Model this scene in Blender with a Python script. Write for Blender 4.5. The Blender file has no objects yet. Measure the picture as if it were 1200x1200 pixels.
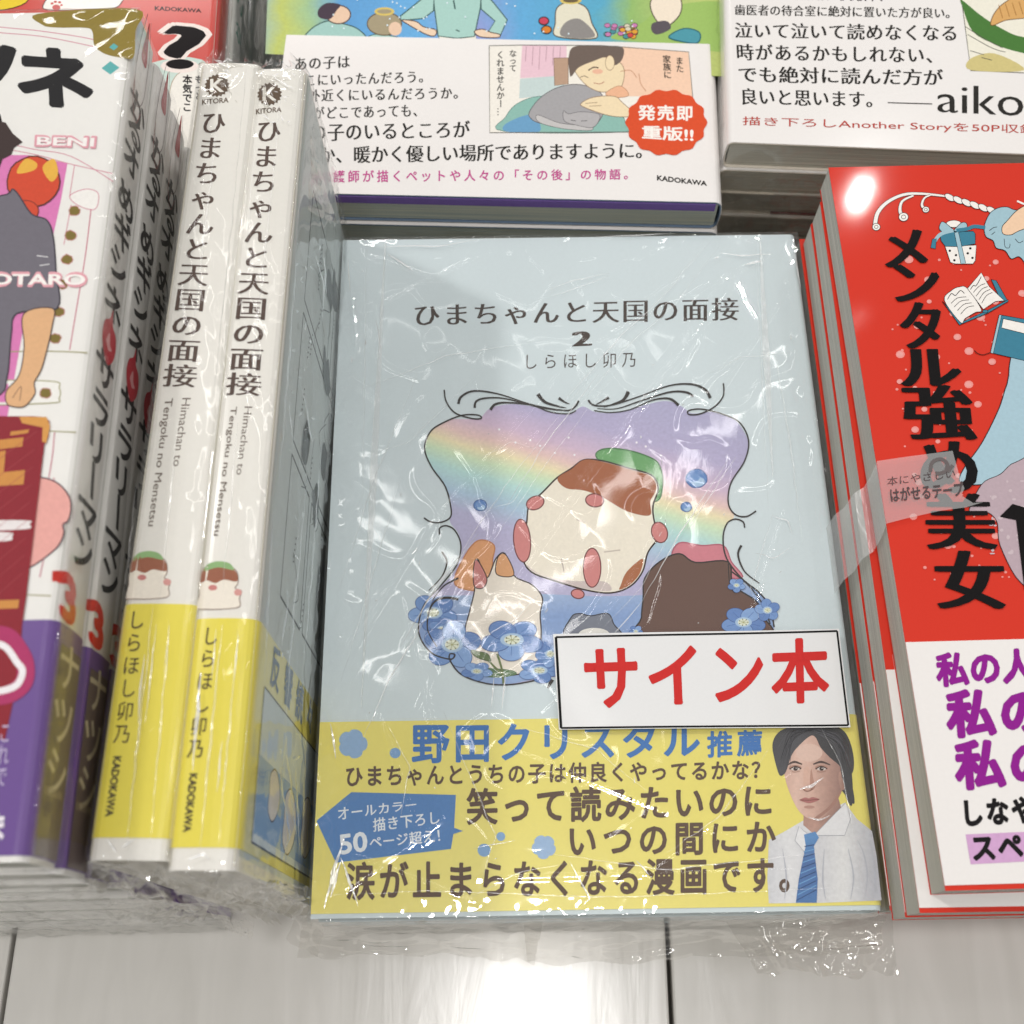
import bpy, math, random
from mathutils import Vector, Matrix, noise
from mathutils.geometry import tessellate_polygon
S = bpy.context.scene
COL = S.collection
MM = 0.001
# ------------------------------------------------------------------ camera
TH = math.radians(22.6); FPX = 1380.0; CAMH = 400.0           # camera height above the shelf in mm
cd = bpy.data.cameras.new('camera'); cam = bpy.data.objects.new('camera', cd); COL.objects.link(cam)
cam.location = (0, 0, CAMH*MM); cam.rotation_euler = (TH, 0, 0)
cd.sensor_width = 36; cd.sensor_fit = 'HORIZONTAL'; cd.lens = 36*FPX/1200
cd.clip_start = 0.01; cd.clip_end = 20
cd.dof.use_dof = True; cd.dof.focus_distance = 0.335; cd.dof.aperture_fstop = 17
S.camera = cam
# ------------------------------------------------------------------ world and lamps
w = bpy.data.worlds.new('World'); S.world = w; w.use_nodes = True
bg = w.node_tree.nodes['Background']; bg.inputs[0].default_value = (1.0, 0.985, 0.96, 1); bg.inputs[1].default_value = 0.2
def lamp(name, loc, size, watts, sizey=None, target=(0, .12, .08), col=(1, .98, .955)):
    l = bpy.data.lights.new(name, 'AREA'); l.energy = watts; l.color = col
    l.shape = 'RECTANGLE' if sizey else 'DISK'; l.size = size
    if sizey: l.size_y = sizey
    o = bpy.data.objects.new(name, l); COL.objects.link(o); o.location = loc
    o.rotation_euler = (Vector(target)-Vector(loc)).to_track_quat('-Z', 'Y').to_euler()
    return o
lamp('ceiling_spot_left', (-1.6, 1.15, 2.2), .18, 20)
lamp('ceiling_spot_right', (.84, 1.80, 2.15), .03, 3, .06)
lamp('ceiling_spot_overhead', (0.04, -.04, 2.3), .20, 12)
lamp('ceiling_strip_back', (-.5, 2.7, 2.3), 1.6, 8, .08)
lamp('ceiling_strip_front', (.9, -.9, 2.3), 1.4, 5, .08)
lamp('added_reflection_tube', (-.34, 1.15, 2.3), .03, 1.3, 1.7, target=(-.30, 1.1, 0)); lamp('added_reflection_tube', (.30, 1.1, 2.3), .03, 1.2, 1.5, target=(.36, 1.15, 0)); lamp('added_reflection_tube', (0.02, 1.5, 2.3), .02, .25, .9, target=(.1, 1.5, 0))  # unseen tubes added so the film shows long wavy reflections
for lx, ly in ((-2.4, .2), (-1.2, -.6), (1.5, .5), (2.6, 1.2), (-.9, 3.6), (1.6, 3.4), (-2.8, 2.4), (2.4, -.6), (-.3, -1.6), (.5, 4.6), (-1.9, -1.5), (3.0, 2.8)):
    lamp('ceiling_spot', (lx, ly, 2.3), .10, 2.0)
S.view_settings.view_transform = 'Standard'; S.view_settings.look = 'None'
S.view_settings.exposure = 0.2; S.view_settings.gamma = 1
S.cycles.transparent_max_bounces = 40; S.cycles.max_bounces = 10; S.cycles.sample_clamp_indirect = 4
# ------------------------------------------------------------------ small helpers
def lin(h):
    h = h.lstrip('#'); c = [int(h[i:i+2], 16)/255 for i in (0, 2, 4)]
    return tuple((x/12.92 if x <= .04045 else ((x+.055)/1.055)**2.4) for x in c)+(1,)
CAMP = Vector((0, 0, CAMH)); FW = Vector((0, math.sin(TH), -math.cos(TH))); UP = Vector((0, math.cos(TH), math.sin(TH)))
def ray(u, v): return FW+Vector((1, 0, 0))*((u-600)/FPX)-UP*((v-600)/FPX)
def un(u, v, z):
    r = ray(u, v); t = (z-CAMH)/r.z; return CAMP+r*t
def tagit(o, label=None, cat=None, group=None, kind=None):
    if label: o['label'] = label
    if cat: o['category'] = cat
    if group: o['group'] = group
    if kind: o['kind'] = kind
    return o
def mkobj(name, verts, faces, mat, parent=None, smooth=False, loc=None):
    me = bpy.data.meshes.new(name); me.from_pydata([tuple(Vector(v)*MM) for v in verts], [], faces)
    for m in (mat if isinstance(mat, (list, tuple)) else [mat]): me.materials.append(m)
    if smooth: me.shade_smooth()
    o = bpy.data.objects.new(name, me); COL.objects.link(o)
    if parent: o.parent = parent
    if loc: o.location = loc
    return o
def box(x0, x1, y0, y1, z0, z1):
    v = [(x, y, z) for z in (z0, z1) for y in (y0, y1) for x in (x0, x1)]
    return v, [(0, 2, 3, 1), (4, 5, 7, 6), (0, 1, 5, 4), (1, 3, 7, 5), (3, 2, 6, 7), (2, 0, 4, 6)]
# ------------------------------------------------------------------ materials
def newmat(name):
    m = bpy.data.materials.new(name); m.use_nodes = True; nt = m.node_tree
    return m, nt, nt.nodes['Principled BSDF']
def N(nt, t, **k):
    n = nt.nodes.new(t)
    for a, b in k.items(): setattr(n, a, b)
    return n
def objco(nt, scale=(1, 1, 1), rot=(0, 0, 0)):
    tc = N(nt, 'ShaderNodeTexCoord'); mp = N(nt, 'ShaderNodeMapping')
    mp.inputs['Scale'].default_value = scale; mp.inputs['Rotation'].default_value = rot
    nt.links.new(tc.outputs['Object'], mp.inputs[0]); return mp.outputs[0]
def paper(name, hexa, rough=.45, coat=0., var=.05, bump=.02, scale=900, coatr=.1):
    m, nt, b = newmat(name); c = lin(hexa)
    co = objco(nt); n = N(nt, 'ShaderNodeTexNoise'); n.inputs['Scale'].default_value = scale; n.inputs['Detail'].default_value = 4
    nt.links.new(co, n.inputs['Vector'])
    n2 = N(nt, 'ShaderNodeTexNoise'); n2.inputs['Scale'].default_value = 14; nt.links.new(co, n2.inputs['Vector'])
    mx = N(nt, 'ShaderNodeMath', operation='ADD'); nt.links.new(n.outputs['Fac'], mx.inputs[0]); nt.links.new(n2.outputs['Fac'], mx.inputs[1])
    mr = N(nt, 'ShaderNodeMapRange'); mr.inputs[1].default_value = .6; mr.inputs[2].default_value = 1.4
    mr.inputs[3].default_value = 1-var; mr.inputs[4].default_value = 1+var; nt.links.new(mx.outputs[0], mr.inputs[0])
    mu = N(nt, 'ShaderNodeVectorMath', operation='SCALE'); mu.inputs[0].default_value = c[:3]; nt.links.new(mr.outputs[0], mu.inputs['Scale'])
    nt.links.new(mu.outputs[0], b.inputs['Base Color'])
    bp = N(nt, 'ShaderNodeBump'); bp.inputs['Strength'].default_value = bump*4; bp.inputs['Distance'].default_value = .0002
    nt.links.new(n.outputs['Fac'], bp.inputs['Height']); nt.links.new(bp.outputs[0], b.inputs['Normal'])
    b.inputs['Roughness'].default_value = rough; b.inputs['Specular IOR Level'].default_value = .3; b.inputs['Coat Weight'].default_value = coat; b.inputs['Coat Roughness'].default_value = coatr
    return m
def inkmat(name, rough, coat=0, coatr=.1):
    m, nt, b = newmat(name); a = N(nt, 'ShaderNodeAttribute', attribute_name='ink')
    co = objco(nt); n = N(nt, 'ShaderNodeTexNoise'); n.inputs['Scale'].default_value = 1100; n.inputs['Detail'].default_value = 3
    nt.links.new(co, n.inputs['Vector']); mr = N(nt, 'ShaderNodeMapRange'); mr.inputs[3].default_value = .91; mr.inputs[4].default_value = 1.09
    nt.links.new(n.outputs['Fac'], mr.inputs[0])
    mu = N(nt, 'ShaderNodeVectorMath', operation='SCALE'); nt.links.new(a.outputs['Color'], mu.inputs[0]); nt.links.new(mr.outputs[0], mu.inputs['Scale'])
    nt.links.new(mu.outputs[0], b.inputs['Base Color']); b.inputs['Roughness'].default_value = rough
    b.inputs['Specular IOR Level'].default_value = .12; b.inputs['Coat Weight'].default_value = coat; b.inputs['Coat Roughness'].default_value = coatr
    return m
INK = inkmat('ink_matte', .5); INKG = inkmat('ink_gloss', .5, .15, .06)
def rampmat(name, p0, p1, stops, rough=.5, wob=.0, blotch=0):
    """colour bands printed along the line p0 -> p1 (object space, mm)"""
    m, nt, b = newmat(name); d = Vector((p1[0]-p0[0], p1[1]-p0[1])); L2 = d.length_squared
    co = objco(nt); n = N(nt, 'ShaderNodeTexNoise'); n.inputs['Scale'].default_value = 60; n.inputs['Detail'].default_value = 5; nt.links.new(co, n.inputs['Vector'])
    dp = N(nt, 'ShaderNodeVectorMath', operation='DOT_PRODUCT'); dp.inputs[1].default_value = (d.x/L2/MM, d.y/L2/MM, 0); nt.links.new(co, dp.inputs[0])
    off = N(nt, 'ShaderNodeMath', operation='SUBTRACT'); off.inputs[1].default_value = (p0[0]*d.x+p0[1]*d.y)/L2; nt.links.new(dp.outputs['Value'], off.inputs[0])
    wn = N(nt, 'ShaderNodeMath', operation='MULTIPLY_ADD'); wn.inputs[1].default_value = wob; nt.links.new(n.outputs['Fac'], wn.inputs[0]); nt.links.new(off.outputs[0], wn.inputs[2])
    r = N(nt, 'ShaderNodeValToRGB'); e = r.color_ramp.elements
    e[0].position, e[0].color = stops[0][0], lin(stops[0][1]); e[1].position, e[1].color = stops[-1][0], lin(stops[-1][1])
    for p, c in stops[1:-1]: k = e.new(p); k.color = lin(c)
    nt.links.new(wn.outputs[0], r.inputs[0])
    n3 = N(nt, 'ShaderNodeTexNoise'); n3.inputs['Scale'].default_value = 1000; nt.links.new(co, n3.inputs['Vector'])
    mr = N(nt, 'ShaderNodeMapRange'); mr.inputs[3].default_value = .86; mr.inputs[4].default_value = 1.14; nt.links.new(n3.outputs['Fac'], mr.inputs[0])
    mu = N(nt, 'ShaderNodeVectorMath', operation='SCALE'); nt.links.new(r.outputs[0], mu.inputs[0]); nt.links.new(mr.outputs[0], mu.inputs['Scale'])
    nt.links.new(mu.outputs[0], b.inputs['Base Color']); b.inputs['Roughness'].default_value = rough
    return m
def pagemat(name, c0, c1):
    m, nt, b = newmat(name); co = objco(nt, (3, 3, 1)); n = N(nt, 'ShaderNodeTexNoise')
    mp = nt.nodes['Mapping']; mp.inputs['Scale'].default_value = (9, 9, 4200)
    n.inputs['Scale'].default_value = 1; n.inputs['Detail'].default_value = 5; n.inputs['Roughness'].default_value = .7; nt.links.new(co, n.inputs['Vector'])
    r = N(nt, 'ShaderNodeValToRGB'); e = r.color_ramp.elements; e[0].position, e[0].color = .32, lin(c0); e[1].position, e[1].color = .66, lin(c1)
    nt.links.new(n.outputs['Fac'], r.inputs[0]); nt.links.new(r.outputs[0], b.inputs['Base Color'])
    bp = N(nt, 'ShaderNodeBump'); bp.inputs['Strength'].default_value = .35; bp.inputs['Distance'].default_value = .0003
    nt.links.new(n.outputs['Fac'], bp.inputs['Height']); nt.links.new(bp.outputs[0], b.inputs['Normal']); b.inputs['Roughness'].default_value = .8
    return m
PAGE = pagemat('page_edges', '#77776f', '#dcdad0'); PAGE2 = pagemat('page_edges_cream', '#8a8478', '#e2ddcd')
PAGE3 = pagemat('page_edges_tinted', '#8fa3a6', '#e0dcc4')
def filmmat(name, rough=.07, haze=.035, refl=1.0, bscale=170, bstr=.35, tint=(.985, .985, .98)):
    m, nt, b = newmat(name); nt.nodes.remove(b); out = nt.nodes['Material Output']
    tr = N(nt, 'ShaderNodeBsdfTransparent'); tr.inputs[0].default_value = tint+(1,)
    gl = N(nt, 'ShaderNodeBsdfGlossy'); gl.inputs['Roughness'].default_value = rough; gl.inputs[0].default_value = (1, 1, 1, 1)
    df = N(nt, 'ShaderNodeBsdfDiffuse'); df.inputs[0].default_value = (.85, .85, .85, 1)
    lw = N(nt, 'ShaderNodeLayerWeight'); lw.inputs[0].default_value = .5
    fr = N(nt, 'ShaderNodeMath', operation='POWER'); nt.links.new(lw.outputs['Facing'], fr.inputs[0]); fr.inputs[1].default_value = 4.5
    co = objco(nt, (1, .45, 1), (0, 0, .6)); n = N(nt, 'ShaderNodeTexNoise'); n.inputs['Scale'].default_value = bscale; n.inputs['Detail'].default_value = 3; n.inputs['Distortion'].default_value = .8
    nt.links.new(co, n.inputs['Vector']); bp = N(nt, 'ShaderNodeBump'); bp.inputs['Strength'].default_value = bstr; bp.inputs['Distance'].default_value = .001
    nt.links.new(n.outputs['Fac'], bp.inputs['Height']); nt.links.new(bp.outputs[0], gl.inputs['Normal']); nt.links.new(bp.outputs[0], lw.inputs['Normal'])
    mu = N(nt, 'ShaderNodeMath', operation='MULTIPLY_ADD'); mu.inputs[1].default_value = .45*refl; mu.inputs[2].default_value = .055*refl; mu.use_clamp = True; nt.links.new(fr.outputs[0], mu.inputs[0])
    m1 = N(nt, 'ShaderNodeMixShader'); m1.inputs[0].default_value = haze; nt.links.new(tr.outputs[0], m1.inputs[1]); nt.links.new(df.outputs[0], m1.inputs[2])
    m2 = N(nt, 'ShaderNodeMixShader'); nt.links.new(mu.outputs[0], m2.inputs[0]); nt.links.new(m1.outputs[0], m2.inputs[1]); nt.links.new(gl.outputs[0], m2.inputs[2])
    nt.links.new(m2.outputs[0], out.inputs[0]); return m
FILM = filmmat('clear_film', .05, .04, 1, 45, .10); FILML = filmmat('thin_film', .05, .008, .8, 45, .08); FILMC = filmmat('crumpled_film', .09, .025, 1.9, 70, .25, (.93, .92, .90)); FILMS = filmmat('side_film', .10, .03, .8, 120, .2)
CREASE = filmmat('crease_glint_white', .25, .52, 3, 500, .5); CREASE_GLINTF = filmmat('crease_glint_faint', .25, .19, 2, 500, .5)  # whitish ribbon colour stands in for light glinting on film creases
TAPE = filmmat('removable_tape', .25, .27, .6, 300, .2, (.97, .97, .97))
# ------------------------------------------------------------------ glyphs as thin print
STY = {'reg': (1, 0, [(0, 0)]), 'med': (1, .006, [(0, 0), (.012, .006), (-.012, -.006)]),
       'bold': (1, .006, [(0, 0), (.022, 0), (-.022, 0), (0, .022), (0, -.022), (.015, .015), (-.015, .015), (.015, -.015), (-.015, -.015)]),
       'black': (1, .008, [(0, 0)]+[(.042*math.cos(a*math.pi/5), .042*math.sin(a*math.pi/5)) for a in range(10)]),
       'mincho': (.42, -.004, [(0, 0), (.014, 0)]), 'minb': (.45, -.002, [(0, 0), (.02, 0), (-.016, 0), (.034, 0)]),
       'minx': (.5, 0, [(-.05, 0), (-.03, .006), (-.01, 0), (.01, -.006), (.03, 0), (.05, .006), (.065, 0)])}
_gc = {}
def glyph(s, style):
    k = (s, style)
    if k in _gc: return _gc[k]
    ky, off, sh = STY[style]
    c = bpy.data.curves.new('t', 'FONT'); c.body = s; c.resolution_u = 3
    o = bpy.data.objects.new('t', c); COL.objects.link(o); bpy.context.view_layer.update()
    dg = bpy.context.evaluated_depsgraph_get(); oe = o.evaluated_get(dg); cc = oe.to_curve(dg).copy(); oe.to_curve_clear()
    for sp in cc.splines:
        for p in sp.bezier_points: p.handle_left_type = 'FREE'; p.handle_right_type = 'FREE'
        for p in sp.bezier_points:
            for a in ('co', 'handle_left', 'handle_right'): q = getattr(p, a); q.y *= ky; setattr(p, a, q)
    cc.offset = off; cc.dimensions = '2D'; cc.fill_mode = 'FRONT'
    o2 = bpy.data.objects.new('x', cc); COL.objects.link(o2); bpy.context.view_layer.update(); dg = bpy.context.evaluated_depsgraph_get()
    me = bpy.data.meshes.new_from_object(o2.evaluated_get(dg))
    vs = [(v.co.x, v.co.y/ky) for v in me.vertices]; fs = [tuple(f.vertices) for f in me.polygons]
    bpy.data.objects.remove(o); bpy.data.objects.remove(o2); bpy.data.meshes.remove(me); bpy.data.curves.remove(cc); bpy.data.curves.remove(c)
    _gc[k] = (vs, fs, sh); return _gc[k]
# ------------------------------------------------------------------ books
class Book:
    """local frame in mm: x from fore-edge (0) to spine (W), y from foot (0) to head (L), z from back (0) to front (T)"""
    def __init__(s, W, L, T, M): s.W, s.L, s.T, s.M = W, L, T, M; s.Mi = M.inverted()
    def hit(s, u, v, axis, val):
        o = s.Mi @ CAMP; d = (s.Mi.to_3x3()) @ ray(u, v); t = (val-o[axis])/d[axis]; return o+d*t
def lying(uvBL, uvTL, z, W, L, T, spine=1):
    """book whose front cover top lies at height z, its left edge through two photograph points"""
    a, b = un(*uvBL, z), un(*uvTL, z); ang = math.atan2(-(b.x-a.x), b.y-a.y)
    R = Matrix.Rotation(ang, 4, 'Z'); org = Vector((a.x, a.y, z-T))
    return Book(W, L, T, Matrix.Translation(org) @ R)
def thing(name, label, cat, M, group=None):
    o = bpy.data.objects.new(name, None); COL.objects.link(o); o.empty_display_size = .02
    l, q, _ = M.decompose(); o.location = l*MM; o.rotation_mode = 'QUATERNION'; o.rotation_quaternion = q
    return tagit(o, label, cat, group)
def shell(W, y0, y1, T, th, r, out=0., bow=.25, spine_right=True):
    """bent sheet of paper: front panel, rounded spine, back panel"""
    P = []; n = 5; o = out; xs = [0, W*.25, W*.5, W*.75]
    lift = lambda x: 0
    for x in xs: P.append((x-0*o, T+o))
    for i in range(n+1):
        a = math.pi/2*(1-i/n); P.append((W-r+(r+o)*math.cos(a), T-r+(r+o)*math.sin(a)))
    m = 6
    for i in range(1, m):
        z = T-r-(T-2*r)*i/m; P.append((W+o+bow*math.sin(math.pi*i/m), z))
    for i in range(n+1):
        a = -math.pi/2*(i/n); P.append((W-r+(r+o)*math.cos(a), r+(r+o)*math.sin(a)))
    for x in reversed(xs): P.append((x, -o))
    # inner offset
    Q = []
    for i, p in enumerate(P):
        a = P[max(i-1, 0)]; b = P[min(i+1, len(P)-1)]; t = Vector((b[0]-a[0], b[1]-a[1])).normalized(); Q.append((p[0]+th*t.y, p[1]-th*t.x))
    V = []; F = []; k = len(P)
    for y in (y0, y1):
        for p in P: V.append((p[0], y, p[1]))
        for p in Q: V.append((p[0], y, p[1]))
    for i in range(k-1):
        F.append((i, i+1, 2*k+i+1, 2*k+i)); F.append((k+i+1, k+i, 3*k+i, 3*k+i+1))
        F.append((i+1, i, k+i, k+i+1)); F.append((2*k+i, 2*k+i+1, 3*k+i+1, 3*k+i))
    F.append((0, 2*k, 3*k, k)); F.append((k-1, 2*k-1, 4*k-1, 3*k-1))
    if not spine_right: V = [(W-x, y, z) for x, y, z in V]; F = [f[::-1] for f in F]
    return V, F
_mesh = {}
def book(bk, name, label, cat, cover, page=PAGE, obi=None, group=None, spine_right=True, r=2.2, inset=1.2, key=None, oy=1.2):
    root = thing(name, label, cat, bk.M, group); W, L, T = bk.W, bk.L, bk.T
    def shared(nm, fn, mat, sm=False):
        kk = (nm, W, L, T, spine_right, r, mat.name, inset)
        if kk in _mesh: o = bpy.data.objects.new(nm, _mesh[kk]); COL.objects.link(o); o.parent = root; return o
        v, f = fn(); o = mkobj(nm, v, f, mat, root, sm); _mesh[kk] = o.data
        return o
    cv = shared('cover', lambda: shell(W, 0, L, T, .35 if T > 11 else .2, r, spine_right=spine_right), cover)
    sx = (inset, W-.9) if spine_right else (.9, W-inset)
    pg = shared('page_block', lambda: box(sx[0], sx[1], inset*.7, L-inset*.7, .55, T-.55), page)
    ob = None
    if obi:
        mat, h = obi; ob = mkobj('paper_band', *shell(W, oy, h, T, .15, r, out=.22, spine_right=spine_right), mat, root)
    return root, cv, pg, ob
class Art:
    """flat print laid on one face of a book; points are traced in photograph pixels and cast on that face"""
    def __init__(s, bk, face='top', base=.03, view=(0, 0, 1), curve=0.):
        s.bk, s.face, s.z, s.curve = bk, face, base, curve; s.V, s.F, s.C = [], [], []; s.view(*view)
        s.MI = []; s.mats = []
    def view(s, ox, oy, k): s.ox, s.oy, s.k = ox, oy, k; return s
    def loc(s, p):
        u, v = s.ox+p[0]*s.k, s.oy+p[1]*s.k; b = s.bk
        if s.face == 'top': q = b.hit(u, v, 2, b.T); return (q.x, q.y)
        if s.face == 'spine': q = b.hit(u, v, 0, b.W); return (q.y, q.z)
        if s.face == 'back': q = b.hit(u, v, 2, 0); return (q.x, q.y)
        if s.face == 'fore': q = b.hit(u, v, 0, 0); return (q.y, q.z)
    def put(s, q, dz=0):
        b = s.bk; z = s.z+dz
        if s.face == 'top': return (q[0], q[1], b.T+z)
        if s.face == 'spine':
            t = min(max(q[1], 0), b.T)/b.T; r = 2.2; d = min(q[1], b.T-q[1]); d = max(d, 0)
            x = b.W+.25*math.sin(math.pi*t) if d >= r else b.W-r+math.sqrt(max(r*r-(r-d)**2, 0))
            return (x+z, q[0], q[1])
        if s.face == 'back': return (q[0], q[1], -z)
        if s.face == 'fore': return (-z, q[0], q[1])
    def step(s, d=.006): s.z += d
    def raw(s, pts, faces, col, local=False, dz=0):
        n = len(s.V)
        for p in pts: s.V.append(s.put(p if local else s.loc(p), dz)); s.C.append(col)
        for f in faces: s.F.append(tuple(n+i for i in f)); s.MI.append(0)
    @staticmethod
    def cat(pts, closed=True, n=5):
        out = []; m = len(pts)
        for i in range(m if closed else m-1):
            g = lambda j: pts[j % m] if closed else pts[min(max(j, 0), m-1)]
            p0, p1, p2, p3 = g(i-1), g(i), g(i+1), g(i+2)
            for t in range(n):
                t /= n
                out.append(tuple(.5*((2*p1[a])+(-p0[a]+p2[a])*t+(2*p0[a]-5*p1[a]+4*p2[a]-p3[a])*t*t+(-p0[a]+3*p1[a]-3*p2[a]+p3[a])*t**3) for a in (0, 1)))
        if not closed: out.append(pts[-1])
        return out
    def poly(s, pts, col, smooth=True, line=None, lw=1, local=False, mat=None):
        if smooth: pts = s.cat(pts)
        q = [p if local else s.loc(p) for p in pts]; f = tessellate_polygon([[Vector((a, b, 0)) for a, b in q]])
        nf = len(s.F); s.raw(q, f, lin(col), True); s.step()
        if mat:
            s.mats.append(mat)
            for i in range(nf, len(s.F)): s.MI[i] = len(s.mats)
        if line: s.line(pts+[pts[0]], lw, line, False, local)
        return s
    def line(s, pts, wd, col, smooth=True, local=False, taper=None):
        """stroke; width in view pixels (mm if local); taper=(start,end) factors"""
        if smooth and len(pts) > 2: pts = s.cat(pts, False, 6)
        m = len(pts); L = []; R = []
        for i, p in enumerate(pts):
            a = pts[max(i-1, 0)]; b = pts[min(i+1, m-1)]; dx, dy = b[0]-a[0], b[1]-a[1]; d = math.hypot(dx, dy) or 1
            ww = wd/2
            if taper: t = i/(m-1); ww *= taper[0]+(taper[1]-taper[0])*t if len(taper) == 2 else (taper[0]+(taper[1]-taper[0])*min(t*2, 1) if t < .5 else taper[1]+(taper[2]-taper[1])*(t*2-1))
            L.append((p[0]-dy/d*ww, p[1]+dx/d*ww)); R.append((p[0]+dy/d*ww, p[1]-dx/d*ww))
        s.raw(L+R, [(i, i+1, m+i+1, m+i) for i in range(m-1)], lin(col), local); s.step(); return s
    def ell(s, c, rx, ry, col, rot=0, line=None, lw=1, n=22, wob=0, seed=0):
        rnd = random.Random(seed); pts = []
        for i in range(n):
            a = 2*math.pi*i/n; k = 1+wob*(rnd.random()-.5); x, y = rx*math.cos(a)*k, ry*math.sin(a)*k
            pts.append((c[0]+x*math.cos(rot)-y*math.sin(rot), c[1]+x*math.sin(rot)+y*math.cos(rot)))
        return s.poly(pts, col, False, line, lw)
    def _emit(s, vs, fs, sh, mp, col):
        for i, (dx, dy) in enumerate(sh): s.raw([mp(x+dx, y+dy) for x, y in vs], fs, lin(col), dz=i*.0012)
    def cells(s, text, quad, style, col, vert=False, gx=.92, gy=.96, shear=0):
        """one em cell per character spread over the quad TL,TR,BR,BL"""
        n = len(text); TL, TR, BR, BL = quad
        def Q(a, b):
            t = (TL[0]+(TR[0]-TL[0])*a, TL[1]+(TR[1]-TL[1])*a); u = (BL[0]+(BR[0]-BL[0])*a, BL[1]+(BR[1]-BL[1])*a)
            return (t[0]+(u[0]-t[0])*b, t[1]+(u[1]-t[1])*b)
        for i, ch in enumerate(text):
            if ch in ' 　': continue
            vs, fs, sh = glyph(ch, style)
            def mp(x, y, i=i, ch=ch):
                x, y = x-.5, y-.36
                if vert and ch in 'ー…': x, y = y*1.0, -x
                if vert and ch in '、。': x, y = x+.5, y+.5
                x += shear*y; x, y = x*gx/.92, y*gy/.92
                return Q(.5+x, (i+.5-y)/n) if vert else Q((i+.5+x)/n, .5-y)
            s._emit(vs, fs, sh, mp, col)
        s.step(.02); return s
    def string(s, text, quad, style, col):
        """proportional text stretched to fit the quad"""
        vs, fs, sh = glyph(text, style); x0, x1 = min(v[0] for v in vs), max(v[0] for v in vs); y0, y1 = min(v[1] for v in vs), max(v[1] for v in vs)
        TL, TR, BR, BL = quad
        def mp(x, y):
            a, b = (x-x0)/(x1-x0), (y1-y)/(y1-y0)
            t = (TL[0]+(TR[0]-TL[0])*a, TL[1]+(TR[1]-TL[1])*a); u = (BL[0]+(BR[0]-BL[0])*a, BL[1]+(BR[1]-BL[1])*a)
            return (t[0]+(u[0]-t[0])*b, t[1]+(u[1]-t[1])*b)
        s._emit(vs, fs, sh, mp, col); s.step(.02); return s
    def clip(s):
        b = s.bk
    def done(s, name, parent, mat=None):
        # cut long edges so the print follows rounded spines
        V, F, MI, C = s.V, s.F, s.MI, s.C
        if 'tape' not in name and 'crease' not in name:      # print is a few hundredths of a millimetre thick
            lift = .228 if parent.name.startswith('paper_band') else 0
            V = [s.flatten(v, lift) for v in V]; s.flat = lift
        if s.face == 'spine':
            for _ in range(3):
                NF = []; NM = []; mid = {}
                def md(i, j):
                    k = (min(i, j), max(i, j))
                    if k not in mid:
                        a, b = V[i], V[j]; z = ((a[2]+b[2])/2); y = (a[1]+b[1])/2
                        off = ((a[0]-s.base_x(a[2]))+(b[0]-s.base_x(b[2])))/2
                        V.append((s.base_x(z)+off, y, z)); C.append(C[i]); mid[k] = len(V)-1
                    return mid[k]
                for f, m in zip(F, MI):
                    if len(f) > 3:
                        tr = [(f[0], f[i], f[i+1]) for i in range(1, len(f)-1)]
                    else: tr = [f]
                    for t in tr:
                        lens = [abs(V[t[i]][2]-V[t[(i+1) % 3]][2]) for i in range(3)]; i = lens.index(max(lens))
                        if lens[i] > 1.6:
                            a, b, c = t[i], t[(i+1) % 3], t[(i+2) % 3]; q = md(a, b); NF += [(a, q, c), (q, b, c)]; NM += [m, m]
                        else: NF.append(t); NM.append(m)
                F, MI = NF, NM
        me = bpy.data.meshes.new(name); me.from_pydata([tuple(Vector(v)*MM) for v in V], [], F)
        me.materials.append(mat or INK)
        for m in s.mats: me.materials.append(m)
        if s.mats: me.polygons.foreach_set('material_index', MI)
        at = me.color_attributes.new('ink', 'FLOAT_COLOR', 'POINT'); at.data.foreach_set('color', [x for c in C for x in c])
        o = bpy.data.objects.new(name, me); COL.objects.link(o); o.parent = parent; return o
    def flatten(s, v, lift):
        if s.face == 'top':
            o = v[2]-s.bk.T if not (s.__class__.__name__ == 'SignArt') else 0; return (v[0], v[1], v[2]-o+lift+o*.2) if not (s.__class__.__name__ == 'SignArt') else v
        if s.face == 'back': o = -v[2]; return (v[0], v[1], -(lift+o*.2))
        if s.face == 'fore': o = -v[0]; return (-(lift+o*.2), v[1], v[2])
        bx = s.base_x(v[2]); o = v[0]-bx; return (bx+lift+o*.2, v[1], v[2])
    def base_x(s, z): 
        q = s.put((0, z)); return q[0]-s.z
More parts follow.
